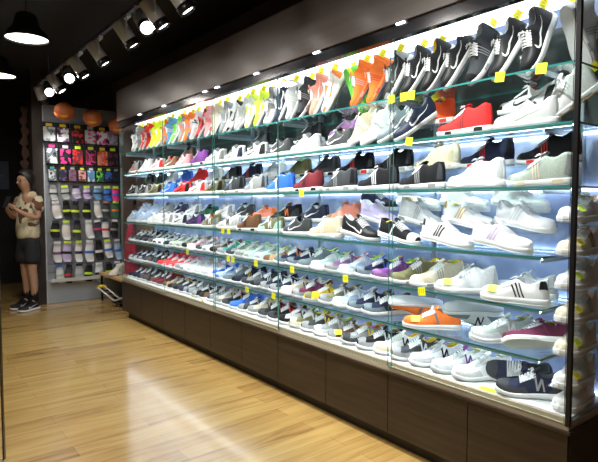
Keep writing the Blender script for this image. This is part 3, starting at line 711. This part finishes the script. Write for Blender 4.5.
# ------------------------------------------------------------------ slatwall at the far end
SX0, SX1, SY = 1.555, 2.495, 7.22
sw = empty('slatwall', (2.02, SY, 0)); tag(sw, 'white slatwall panel hung with packaged socks and pouches', 'display wall')
pm = MB(); zz = .30
while zz < 2.50:
    pm.box((SX0 - 2.02, 0, zz), (SX1 - 2.02, .018, min(zz + .092, 2.53))); zz += .1
pm.box((SX0 - 2.02, .012, .28), (SX1 - 2.02, .03, 2.53)); obj('slat_panel', pm, plain('slat_white', (.27, .29, .33), .35), sw)
obj('kick_panel', MB().box((SX0 - 2.02, -.01, 0), (SX1 - 2.02, .03, .30)), plain('kick_grey', (.40, .45, .52), .4), sw)
obj('edge_strip', MB().box((SX0 - 2.02 - .012, -.014, 0), (SX0 - 2.02, .032, 2.53)), plain('edge_silver', (.65, .68, .72), .3, .3), sw)
obj('wire_tray', MB().box((SX0 - 2.0, -.16, .29), (SX1 - 2.04, -.155, .33)).box((SX0 - 2.0, -.16, .285), (SX1 - 2.04, 0, .29)), plain('wire_white', (.7, .72, .74), .3, .3), sw)

def peg(x, z):
    obj('display_peg', MB().tube([(x - 2.02, .0, z), (x - 2.02, -.13, z), (x - 2.02, -.14, z + .012)], .0025, 6), M_CHROME, sw)
def print_mat(c1, c2):
    key = 'print_%s_%s' % (c1, c2)
    if key in _pm: return _pm[key]
    m, t, p = newmat(key); tc = t.nodes.new('ShaderNodeTexCoord'); no = t.nodes.new('ShaderNodeTexNoise'); no.inputs['Scale'].default_value = 13; no.inputs['Detail'].default_value = 2
    ob = t.nodes.new('ShaderNodeObjectInfo'); ad = t.nodes.new('ShaderNodeVectorMath'); ad.operation = 'ADD'
    t.links.new(tc.outputs['Object'], ad.inputs[0]); t.links.new(ob.outputs['Location'], ad.inputs[1]); t.links.new(ad.outputs[0], no.inputs['Vector'])
    r = t.nodes.new('ShaderNodeValToRGB'); r.color_ramp.interpolation = 'CONSTANT'; e = r.color_ramp.elements
    e[0].color = tuple(CO[c1]) + (1,); e[1].position = .5; e[1].color = tuple(CO[c2]) + (1,); k = e.new(.62); k.color = (.02, .02, .03, 1)
    t.links.new(no.outputs['Fac'], r.inputs[0]); t.links.new(r.outputs[0], p.inputs['Base Color']); p.inputs['Roughness'].default_value = .5
    _pm[key] = m; return m
def pouch(x, z, w, h, c1, c2, c3, label, y=SY - .06):
    e = empty('packaged_pouch', (x, y, z)); tag(e, label, 'pouch', 'flat pouches hung on the slatwall')
    obj('backing_card', MB().box((-w / 2, .004, -h), (w / 2, .008, .012)), plain('card_black', (.012, .012, .014), .4), e, bevel=.001)
    obj('pouch_body', MB().box((-w * .42, -.014, -h * .92), (w * .42, .0036, -h * .2)), print_mat(c1, c2), e, bevel=.005)
    obj('header_card', MB().box((-w * .22, -.004, -h * .16), (w * .22, .0038, -h * .02)), plain('card_' + c3, CO[c3], .5), e)
    peg(x, z + .004 - .0)
    return e
def socks(x, z, w, h, c1, c2, c3, label, y=SY - .06):
    e = empty('packaged_socks', (x, y, z)); tag(e, label, 'socks', 'sock packs hung on the slatwall')
    e.rotation_euler = (0, R(random.uniform(-7, 7)), 0); w *= random.uniform(.9, 1.12); h *= random.uniform(.88, 1.05)
    sp_ = [(0, -.03), (.002, -h * .3), (-.004, -h * .55), (.006, -h * .8), (.016, -h * .97)]
    V = []; n = 12
    for i, (dx, dz) in enumerate(sp_):
        a = w * (.30, .37, .39, .42, .30)[i]; b = (.012, .018, .02, .02, .012)[i]
        for k in range(n): t = 2 * PI * k / n; V.append((dx + a * math.cos(t), b * math.sin(t), dz))
    F = [(i * n + k, i * n + (k + 1) % n, (i + 1) * n + (k + 1) % n, (i + 1) * n + k) for i in range(4) for k in range(n)] + [tuple(range(n)), tuple(reversed(range(4 * n, 5 * n)))]
    obj('folded_sock', MB().add(V, F), plain('sock_' + c1, CO[c1], .8, mottle=.12, scale=90, bump=.2), e, smooth=True)
    V = []
    for i in (0, 1):
        for k in range(n): t = 2 * PI * k / n; V.append((w * .42 * math.cos(t), .0225 * math.sin(t), -h * (.48 + .12 * i)))
    obj('paper_band', MB().add(V, [(k, (k + 1) % n, n + (k + 1) % n, n + k) for k in range(n)]), plain('card_' + c2, CO[c2], .5), e, smooth=True)
    obj('header_card', MB().box((-w * .3, -.003, -.045), (w * .3, .003, 0)), plain('card_' + c3, CO[c3], .5), e)
    peg(x, z + .003)
def wx(px): return SX0 + (px - 41) * (2.4953 - 1.5424) / 76.0 - .035
ROWN = ['top', 'second', 'third', 'fourth', 'fifth', 'sixth', 'seventh', 'lowest']
PK = [
 ('p', 127, 19, 13.0, [(48, 'lightgrey', 'slate', 'yellow'), (61, 'white', 'plum', 'yellow'), (75, 'black', 'red', 'yellow'), (88, 'silver', 'magenta', 'white'), (100, 'white', 'magenta', 'yellow'), (111, 'grey', 'lilac', 'white')]),
 ('p', 147, 20, 12.0, [(50, 'white', 'slate', 'magenta'), (63, 'magenta', 'black', 'white'), (75, 'maroon', 'red', 'lime'), (88, 'maroon', 'magenta', 'lime'), (100, 'coral', 'orangered', 'yellow'), (111, 'burgundy', 'black', 'lime')]),
 ('p', 168, 15, 8.5, [(50, 'slate', 'silver', 'teal'), (60, 'navy', 'plum', 'yellow'), (69.5, 'plum', 'brown', 'sage'), (79, 'brown', 'pink', 'lime'), (88, 'skyblue', 'white', 'white'), (97, 'darkgreen', 'green', 'lime'), (106, 'navy', 'blue', 'lime'), (114.5, 'navy', 'black', 'grey')]),
 ('s', 186, 15, 10.0, [(50, 'silver', 'charcoal', 'grey'), (61, 'lightgrey', 'charcoal', 'lime'), (72, 'lilac', 'white', 'black'), (83, 'lilac', 'purple', 'lime'), (94, 'skyblue', 'navy', 'white'), (104, 'blue', 'navy', 'lime'), (114, 'magenta', 'blue', 'lime')]),
 ('s', 201, 19, 10.0, [(52, 'white', 'cream', 'white'), (62, 'black', 'lime', 'black'), (72, 'charcoal', 'lime', 'black'), (83, 'black', 'lime', 'charcoal'), (93, 'white', 'cream', 'white'), (103, 'charcoal', 'sage', 'tan'), (113, 'darkgreen', 'orange', 'lime')]),
 ('s', 220, 19, 10.0, [(52, 'black', 'lime', 'charcoal'), (62, 'white', 'cream', 'lime'), (73, 'charcoal', 'lime', 'black'), (84, 'white', 'white', 'white'), (93, 'charcoal', 'magenta', 'white'), (102, 'white', 'red', 'navy'), (112, 'black', 'grey', 'white')]),
 ('s', 240, 22, 10.0, [(53, 'white', 'plum', 'white'), (63, 'lilac', 'black', 'lime'), (74, 'white', 'navy', 'lime'), (85, 'white', 'blue', 'white'), (94, 'black', 'white', 'black'), (103, 'white', 'blue', 'lime'), (114, 'paleblue', 'blue', 'white')]),
 ('s', 263, 20, 10.0, [(54, 'white', 'palegreen', 'blue'), (64, 'charcoal', 'red', 'black'), (74, 'lightgrey', 'sage', 'black'), (84, 'black', 'lime', 'charcoal'), (94, 'white', 'black', 'white'), (104, 'black', 'lime', 'charcoal'), (114, 'charcoal', 'grey', 'white')]),
]
for ri, (kd, py, hh, ww, items) in enumerate(PK):
    for ci, (px, c1, c2, c3) in enumerate(items):
        z = 1.3 + (202 - py) / 75.5; x = wx(px)
        if x + ww / 150 > SX1: x = SX1 - ww / 150
        wh = ORD[ci].replace('nearest', 'first') + ' from left'
        if kd == 'p': pouch(x, z, ww / 78.0, hh / 76.0, c1, c2, c3, '%s pouch with %s print, %s row of the slatwall, %s' % (cname(c1), cname(c2), ROWN[ri], wh))
        else: socks(x, z, ww / 78.0, hh / 76.0, c1, c2, c3, '%s folded socks with %s band, %s row of the slatwall, %s' % (cname(c1), cname(c2), ROWN[ri], wh))

# ------------------------------------------------------------------ orange lanterns
def lantern(x, z, label, r=.118, y=6.85):
    e = empty('paper_lantern', (x, y, z)); tag(e, label, 'lantern', 'round orange lanterns before the slatwall')
    V = []; n = 32; m = 14
    for i in range(m + 1):
        p = PI * i / m
        for k in range(n):
            t = 2 * PI * k / n; rr = r * math.sin(p) * (1 + .03 * math.cos(8 * t)); V.append((rr * math.cos(t), rr * math.sin(t), r * .94 * math.cos(p)))
    F = [(i * n + k, (i + 1) * n + k, (i + 1) * n + (k + 1) % n, i * n + (k + 1) % n) for i in range(m) for k in range(n)]
    obj('globe', MB().add(V, F), plain('paper_orange', (.5, .13, .035), .55, mottle=.25, scale=12), e, smooth=True)
    def fp(a, b, d=.004):
        rr = (r + d) * (1 + 0); q = Vector((math.sin(a) * math.cos(b), -math.cos(a) * math.cos(b), math.sin(b) * .96)); return q * rr
    # grin and two eyes facing the shop
    A = R(-22)
    V = []; ns = 10
    for i in range(ns + 1):
        a = -.55 + 1.1 * i / ns; w = .20 * math.cos(a * 2.2) ** .5 + .02; c = -.62 - .10 * math.cos(a * 2.6) + (.05 if i % 2 else 0)
        V += [fp(a + A, c + w * .7), fp(a + A, c - w * .5)]
    obj('painted_grin', MB().add(V, [(2 * i, 2 * i + 1, 2 * i + 3, 2 * i + 2) for i in range(ns)]), plain('paint_amber', (.75, .33, .02), .5), e)
    obj('cap_ring', MB().lathe([(.0, .012), (.03, .012), (.03, -.006), (0, -.006)], (0, 0, r * .95), 16), fab('black'), e)
    obj('cord', MB().tube([(0, 0, r * .95), (0, 0, 2.95 - z)], .0025, 6), fab('black'), e)
for (px, py, lb) in ((61.5, 110, 'round orange paper lantern with a grin, leftmost of three'), (88.5, 113.5, 'dim orange paper lantern with a grin, middle of three'), (114, 119, 'orange paper lantern half hidden by the display case top, right of three')):
    z = 1.3 + (202 - py) / 80.5 - .04; lantern(1.465 + (px - 41) * .905 / 73.0, z, lb)

# ------------------------------------------------------------------ bench, shoes on it, folded hand truck
bn = empty('bench', (2.31, 6.55, 0)); tag(bn, 'low wooden topped bench with black legs before the slatwall', 'bench')
obj('bench_top', MB().box((-.17, -.40, .345), (.17, .47, .375)), M_TABLETOP, bn, bevel=.003)
for sx in (-1, 1):
    for yy in (-.37, .44): obj('leg', MB().box((sx * .145 - .012, yy - .012, 0), (sx * .145 + .012, yy + .012, .345)), M_DMETAL, bn)
obj('apron', MB().box((-.157, -.37, .32), (.157, -.355, .345)).box((-.157, .425, .32), (.157, .44, .345)), M_DMETAL, bn)
sneaker('K', 'cream', 'brown', 'cream', 2.24, 6.62, .375, 215, label='cream sneaker with brown stripes lying on the low wooden bench, front one', group='pair of cream sneakers on the bench', emblem='brown', scale=.98)
sneaker('K', 'cream', 'brown', 'cream', 2.33, 6.74, .375, 200, label='cream sneaker with brown stripes on the low wooden bench, rear one', group='pair of cream sneakers on the bench', emblem='brown', scale=.98)
bx = empty('black_bottle', (2.31, 6.33, .375)); tag(bx, 'short black flask standing on the bench beside the display case', 'flask')
obj('body', MB().lathe([(0, 0), (.035, 0), (.037, .01), (.037, .12), (.028, .145), (0, .145)], n=20), plain('flask_black', (.01, .01, .012), .3), bx, smooth=True)
obj('lid', MB().lathe([(.024, .145), (.026, .148), (.026, .175), (0, .178)], n=20), plain('flask_black', (.01, .01, .012), .3), bx, smooth=True)
ht = empty('hand_truck', (2.16, 6.60, 0)); tag(ht, 'folded steel hand truck with yellow grip lying under the bench', 'hand truck')
obj('frame', MB().tube([(-.09, .22, .20), (-.02, -.10, .09), (-.01, -.16, .085), (.10, -.22, .12)], .012, 8).tube([(.0, .24, .20), (.07, -.08, .09), (.10, -.22, .12)], .012, 8), plain('steel_pale', (.7, .7, .68), .3, .5), ht, smooth=True)
obj('grip', MB().tube([(-.10, .24, .20), (-.045, .25, .215), (.01, .26, .20)], .022, 10), plain('grip_yellow', (.75, .6, .03), .5), ht, smooth=True)
obj('toe_plate', MB().box((-.02, -.24, .045), (.14, -.05, .052)), M_DMETAL, ht, bevel=.002)
obj('crossbar', MB().tube([(-.055, .05, .137), (.04, .06, .137)], .008, 8).tube([(-.07, .13, .17), (.02, .14, .17)], .008, 8), M_DMETAL, ht)
for yy in (-.02, .16):
    w_ = MB().lathe([(.012, -.016), (.045, -.016), (.05, -.010), (.05, .010), (.045, .016), (.012, .016), (.012, -.016)], (.08, yy - .08, .0505), 20, (1, 0, 0))
    obj('wheel', w_, plain('tyre_black', (.015, .015, .015), .7), ht, smooth=True)
obj('axle', MB().tube([(.05, -.10, .0505), (.10, .08, .0505)], .006, 6).tube([(.07, -.1, .05), (.05, -.06, .10)], .006, 6), M_DMETAL, ht)

# ------------------------------------------------------------------ track and spotlights
tk = obj('lighting_track', MB().box((1.435, -.6, 2.70), (1.465, 6.95, 2.725)).tube([(1.45, 0, 2.72), (1.45, 0, 2.95)], .006, 6).tube([(1.45, 3.2, 2.72), (1.45, 3.2, 2.95)], .006, 6).tube([(1.45, 6.4, 2.72), (1.45, 6.4, 2.95)], .006, 6), M_STEELBLUE)
tag(tk, 'long blue grey lighting track under the black ceiling', 'lighting track')
def spot_head(y, aim, label, en=1.0, L=.21, r=.056, drop=.15):
    e = empty('spotlight', (1.45, y, 2.70)); tag(e, label, 'spotlight', 'spotlights on the ceiling track')
    c = Vector((0, 0, -drop)); d = (Vector(aim) - (Vector((1.45, y, 2.70)) + c)).normalized()
    obj('adapter', MB().box((-.018, -.05, -.022), (.018, .05, .0)), M_LAMPGREY, e, bevel=.002)
    side = d.cross(Vector((0, 0, 1))).normalized()
    obj('yoke', MB().tube([(0, 0, -.02), (0, 0, -.035), tuple(side * (r + .008) + Vector((0, 0, -.04))), tuple(c + side * (r + .008))], .006, 6), M_LAMPGREY, e)
    obj('body', MB().lathe([(0, -L * .55), (r * .8, -L * .55), (r * .95, -L * .5), (r * .95, L * .2)], c, 24, d), M_LAMPGREY, e, smooth=True)
    obj('lens_ring', MB().lathe([(r * .95, L * .2), (r * 1.05, L * .22), (r * 1.05, L * .42), (r * .92, L * .45), (r * .80, L * .38)], c, 24, d), M_DMETAL, e, smooth=True)
    obj('lens', MB().lathe([(0, L * .36), (r * .86, L * .36)], c, 24, d), M_LENS, e)
    ld = bpy.data.lights.new('spotlight_beam', 'SPOT'); ld.energy = E_SPOT * en; ld.spot_size = R(64); ld.spot_blend = .8; ld.shadow_soft_size = .03; ld.color = (1, .97, .92)
    lo = bpy.data.objects.new('spotlight_beam', ld); COL.objects.link(lo); lo.parent = e
    lo.location = c + d * (L * .5); lo.rotation_euler = d.to_track_quat('-Z', 'Y').to_euler()
heads = [(6.78, (2.0, 7.2, 1.2), 'grey spotlight at the far end of the ceiling track', .5), (6.42, (1.0, 3.5, 1.2), 'spotlight second from the far track end, facing the shop', .25),
         (6.05, (2.2, 5.6, 1.4), 'spotlight third from the far track end, turned to the case', 1), (5.57, (.9, 3.2, 1.3), 'spotlight fourth from the far track end with bright lens facing outward', .25),
         (5.2, (2.3, 4.8, 1.2), 'spotlight fifth from the far track end, aimed at the case', 1), (4.62, (2.3, 4.25, 1.2), 'grey cylinder spotlight alone in the middle of the track', 1),
         (3.96, (2.3, 3.6, 1.2), 'large grey spotlight sixth from the near end of the track', 1), (3.62, (1.3, 2.2, 1.5), 'spotlight whose bright lens faces the camera', .15),
         (3.42, (2.3, 3.0, 1.2), 'grey spotlight right of the one facing the camera', 1), (3.05, (2.3, 2.6, 1.2), 'rightmost fully visible grey spotlight on the track', 1),
         (2.5, (2.3, 2.2, 1.2), 'spotlight cut by the top edge of the picture', 1), (1.9, (2.3, 1.7, 1.2), 'spotlight on the near stretch of the track above the picture', 1), (1.2, (2.3, 1.2, 1.2), 'nearest spotlight on the track above the case corner', 1)]
for h in heads: spot_head(h[0], h[1], h[2], h[3])

def pendant(x, y, z, label, r=.152, en=1.0):
    e = empty('pendant_lamp', (x, y, z)); tag(e, label, 'pendant lamp', 'round ceiling pendants')
    obj('shade', MB().lathe([(r, 0), (r * .98, .012), (r * .90, .05), (r * .62, .09), (r * .5, .17), (r * .40, .19), (0, .19)], n=40).lathe([(r * .985, .001), (r * .88, .045), (r * .6, .08)], n=40), plain('lamp_black', (.012, .012, .015), .45), e, smooth=True)
    obj('diffuser', MB().lathe([(0, .012), (r * .955, .012)], n=40), plain('diffuser_white', (1, 1, 1), .5, emit=(1, .95, .86), es=7), e)
    obj('cable', MB().tube([(0, 0, .19), (0, 0, 2.95 - z)], .004, 6), fab('black'), e)
    ld = bpy.data.lights.new('pendant_light', 'AREA'); ld.shape = 'DISK'; ld.size = r * 1.8; ld.energy = E_PEND * en; ld.color = (1, .93, .82)
    lo = bpy.data.objects.new('pendant_light', ld); COL.objects.link(lo); lo.parent = e; lo.location = (0, 0, -.004)
pendant(.855, 4.42, 2.52, 'large black pendant lamp with bright round diffuser, upper left')
pendant(.91, 6.05, 2.56, 'black pendant lamp cut by the left edge of the picture, farther back', en=.6)
pendant(.70, 2.4, 2.575, 'black pendant lamp over the open floor above the picture', en=1.3)
pendant(.0, 1.0, 2.575, 'black pendant lamp over the shop floor behind the camera', en=1.3)

# ------------------------------------------------------------------ dark left background: poster, hanging decoration
po = obj('poster', MB().box((-.30, 0, -.22), (.28, .012, .22)).box((-.2, -.002, -.02), (.2, 0, .005), 1).add([(-.25, -.002, .02), (.1, -.002, .05), (-.05, -.002, .17)], [(0, 1, 2)], 1), [plain('poster_slate', (.045, .07, .13), .5, mottle=.3, scale=8), plain('poster_ink', (.10, .14, .22), .5)])
po.location = (1.22, 9.37, 1.72); tag(po, 'dim blue poster on the dark wall behind the person', 'poster')
dc = MB(); zz = 0
V = []
for i in range(24):
    a = i / 23; w = .035 + .018 * math.sin(i * 1.9) + .01 * math.sin(i * 3.1)
    for (xx, yy) in ((-w, -.01), (w, -.014), (w, .01), (-w, .012)): V.append((xx + .01 * math.sin(i), yy, -a * .95))
dk = obj('hanging_banner', MB().add(V, [(i * 4 + k, i * 4 + (k + 1) % 4, (i + 1) * 4 + (k + 1) % 4, (i + 1) * 4 + k) for i in range(23) for k in range(4)] + [(0, 1, 2, 3)]).tube([(0, 0, 0), (0, 0, .45)], .004, 6), plain('banner_rust', (.05, .018, .008), .8, mottle=.6, scale=20))
dk.location = (1.37, 7.4, 2.50); tag(dk, 'narrow rust coloured hanging decoration left of the slatwall', 'decoration')

# glass shop door leaf at the left edge
gd = empty('glass_door_leaf', (.402, 2.92, 0)); tag(gd, 'frameless glass door leaf at the left edge with slim metal stile', 'glass door')
gm = edge_pane((-.85, .0, .012), (0, .01, 2.15), 1); obj('pane', gm, [M_PANE, M_PANE_EDGE], gd); gd.rotation_euler = (0, 0, R(-32))
obj('edge_strip', MB().box((0, -.003, .012), (.008, .013, 2.15)), plain('stile_bronze', (.06, .045, .03), .3, .6), gd)
obj('floor_rail', MB().box((-.85, -.004, 0), (.008, .014, .0118)), M_METAL, gd)

# ------------------------------------------------------------------ the person
def skin(name, verts, edges, radii, mat, parent, root=0, sub=2, mats=None):
    me = bpy.data.meshes.new(name); me.from_pydata(verts, edges, []); me.update()
    o = bpy.data.objects.new(name, me); COL.objects.link(o)
    me.materials.append(mat)
    s = o.modifiers.new('skin', 'SKIN'); s.use_smooth_shade = True; s.branch_smoothing = .6
    for i, v in enumerate(me.skin_vertices[0].data):
        r = radii[i]; v.radius = (r, r) if not isinstance(r, tuple) else r
        v.use_root = (i == root)
    b = o.modifiers.new('subsurf', 'SUBSURF'); b.levels = sub; b.render_levels = sub
    if parent: o.parent = parent
    return o
pr = empty('person', (1.315, 7.02, 0), (0, 0, R(208))); tag(pr, 'person in patterned cream t-shirt and black shorts looking at a phone', 'person')
M_SKIN = plain('skin', (.42, .24, .16), .5, mottle=.06, scale=20)
V = []; E_ = []; RR = []
def vtx(p, r, par=None):
    V.append(p); RR.append(r)
    if par is not None: E_.append((par, len(V) - 1))
    return len(V) - 1
pel = vtx((0, 0, .90), (.13, .105)); sp1 = vtx((.01, 0, 1.05), (.125, .09), pel); ch = vtx((.0, 0, 1.25), (.14, .095), sp1); nk0 = vtx((-.01, 0, 1.375), (.062, .052), ch)
nk = vtx((.0, 0, 1.44), .058, nk0); jaw = vtx((.035, -.0, 1.495), .080, nk); hd = vtx((.03, 0, 1.565), .100, jaw); tp = vtx((.02, 0, 1.63), .078, hd)
hands = {}
for s, A in ((1, [(-.005, .16, 1.355), (.03, .21, 1.10), (.17, .12, 1.17), (.225, .075, 1.22)]), (-1, [(-.005, -.16, 1.355), (.02, -.22, 1.10), (.18, -.12, 1.20), (.235, -.06, 1.26)])):
    a = vtx(A[0], .055, ch); b = vtx(A[1], .038, a); c = vtx(A[2], .026, b); d = vtx(A[3], (.030, .017), c); hands[s] = (d, Vector(A[3]), (Vector(A[3]) - Vector(A[2])).normalized())
for s, X in ((1, .03), (-1, -.02)):
    a = vtx((0, s * .085, .84), .085, pel); b = vtx((.01 + X, s * .09, .50), .056, a); b2 = vtx((-.01 + X, s * .095, .33), .05, b); c = vtx((-.015 + X, s * .095, .10), .034, b2); d = vtx((.10 + X, s * .10, .05), .032, c)
for s in (1, -1):
    d, P, dr = hands[s]
    for k in range(4):
        off = Vector((.0, 0, 1)).cross(dr).normalized() * s * 0 + Vector((0, -s * .0, 0))
        w = Vector((0, .012 * (k - 1.5), .006 * (k - 1.5)))
        p1 = P + dr * .045 + w; p2 = p1 + dr * (.020, .026, .024, .017)[k] + Vector((0, -s * .014, .006)); p3 = p2 + Vector((-.006, -s * .016, .010))
        i1 = vtx(tuple(p1), .0085, d); i2 = vtx(tuple(p2), .0078, i1); vtx(tuple(p3), .0068, i2)
    q1 = P + Vector((0, -s * .022, .022)); i1 = vtx(tuple(q1), .010, d); vtx(tuple(q1 + dr * .03 + Vector((0, -s * .006, .012))), .008, i1)
skin('body', V, E_, RR, M_SKIN, pr)
# shirt
V = []; E_ = []; RR = []
a0 = vtx((0, 0, .80), (.175, .135)); a1 = vtx((.01, 0, 1.00), (.168, .125), a0); a2 = vtx((.0, 0, 1.22), (.16, .115), a1); a3 = vtx((-.012, 0, 1.375), (.15, .115), a2); vtx((-.002, 0, 1.43), (.085, .075), a3)
for s in (1, -1):
    b = vtx((-.008, s * .14, 1.365), .085, a3); vtx((.010, s * .205, 1.17), .070, b)
m, t, p = newmat('shirt_camouflage')
tc = t.nodes.new('ShaderNodeTexCoord'); no = t.nodes.new('ShaderNodeTexNoise'); no.inputs['Scale'].default_value = 7.5; no.inputs['Detail'].default_value = 1.5
rp = t.nodes.new('ShaderNodeValToRGB'); rp.color_ramp.interpolation = 'CONSTANT'; e = rp.color_ramp.elements
e[0].position = 0; e[0].color = (.50, .44, .30, 1); e[1].position = .555; e[1].color = (.14, .06, .035, 1); k = e.new(.43); k.color = (.62, .58, .42, 1)
t.links.new(tc.outputs['Object'], no.inputs['Vector']); t.links.new(no.outputs['Fac'], rp.inputs[0]); t.links.new(rp.outputs[0], p.inputs['Base Color']); p.inputs['Roughness'].default_value = .85
skin('t_shirt', V, E_, RR, m, pr)
V = []; E_ = []; RR = []
a0 = vtx((0, 0, .96), (.15, .12)); a1 = vtx((0, 0, .84), (.155, .125), a0)
for s, X in ((1, .03), (-1, -.02)):
    b = vtx((0.0, s * .085, .76), .11, a1); vtx((.01 + X, s * .095, .53), .10, b)
skin('shorts', V, E_, RR, plain('cloth_shorts_black', (.012, .012, .018), .85), pr)
# hair, glasses, face
hv = MB(); n = 24; Vh = []
for i in range(13):
    a = i / 12; ph = .02 + a * PI * .78
    for k in range(n):
        th = 2 * PI * k / n; fr = max(0, math.cos(th)) ** .6
        p2 = min(ph, PI * (.78 - .44 * fr))           # the hairline sits high over the face
        r = .112 * math.sin(p2) * (1 + .05 * math.sin(3 * th + a * 4)); z = .118 * math.cos(p2)
        if a > .7: z -= (a - .7) * .22 * (1 - fr); r = max(r, .075 * (1 - fr) + r * fr)
        Vh.append((r * math.cos(th) + .012, r * math.sin(th) * .93, z + 1.585))
hv.add(Vh, [(i * n + k, i * n + (k + 1) % n, (i + 1) * n + (k + 1) % n, (i + 1) * n + k) for i in range(12) for k in range(n)])
obj('hair', hv, plain('hair_dark', (.012, .009, .008), .5, mottle=.4, scale=60, bump=.4), pr, smooth=True)
gl = MB()
for s in (1, -1):
    gl.tube([(.128, s * .032 + .022 * math.cos(q * PI / 6), 1.558 + .018 * math.sin(q * PI / 6)) for q in range(13)], .0022, 5)
    gl.tube([(.126, s * .054, 1.56), (.04, s * .088, 1.565)], .002, 5)
gl.tube([(.129, -.01, 1.56), (.129, .01, 1.56)], .002, 5)
obj('glasses', gl, fab('black'), pr)
for s in (1, -1):
    obj('eye', MB().lathe([(0, -.009), (.007, -.006), (.0095, 0), (.007, .006), (0, .009)], (.114, s * .031, 1.558), 12), plain('eye_dark', (.03, .02, .02), .2), pr, smooth=True)
    obj('ear', MB().lathe([(0, -.022), (.010, -.016), (.013, 0), (.010, .016), (0, .022)], (.035, s * .086, 1.545), 12), M_SKIN, pr, smooth=True)
obj('nose', MB().lathe([(0, .026), (.006, .014), (.012, -.008), (.010, -.014), (0, -.016)], (.126, 0, 1.532), 12, (-.25, 0, 1)), M_SKIN, pr, smooth=True)
obj('mouth', MB().tube([(.104, -.02, 1.496), (.114, 0, 1.494), (.104, .02, 1.496)], .0045, 6), plain('lips', (.3, .09, .08), .5), pr, smooth=True)
for s, X in ((1, .03), (-1, -.02)):
    sk = skin('sock', [(-.015 + X, s * .095, .27), (-.015 + X, s * .095, .12), (.0 + X, s * .097, .07)], [(0, 1), (1, 2)], [.046, .041, .04], fab('black'), pr, sub=1)
ph = obj('smartphone', MB().box((-.004, -.036, -.07), (.004, .036, .07)).box((-.0046, -.032, -.062), (-.004, .032, .062), 1), [plain('phone_case', (.02, .02, .025), .3), plain('phone_screen', (.1, .12, .15), .2, emit=(.5, .6, .8), es=.25)], bevel=.002)
mwp = Matrix.Translation((1.315, 7.02, 0)) @ Euler((0, 0, R(208))).to_matrix().to_4x4()
ph.matrix_world = mwp @ Matrix.Translation((.285, .01, 1.30)) @ Euler((0, R(-25), 0)).to_matrix().to_4x4()
tag(ph, 'dark smartphone held up in both hands by the person', 'phone')
for s, X in ((1, .03), (-1, -.02)):
    e_ = sneaker('S', 'black', 'white', 'black', .07 + X, s * .10, 0, 0, mid='white', laces='black')
    e_.name = 'shoe'; e_.parent = pr
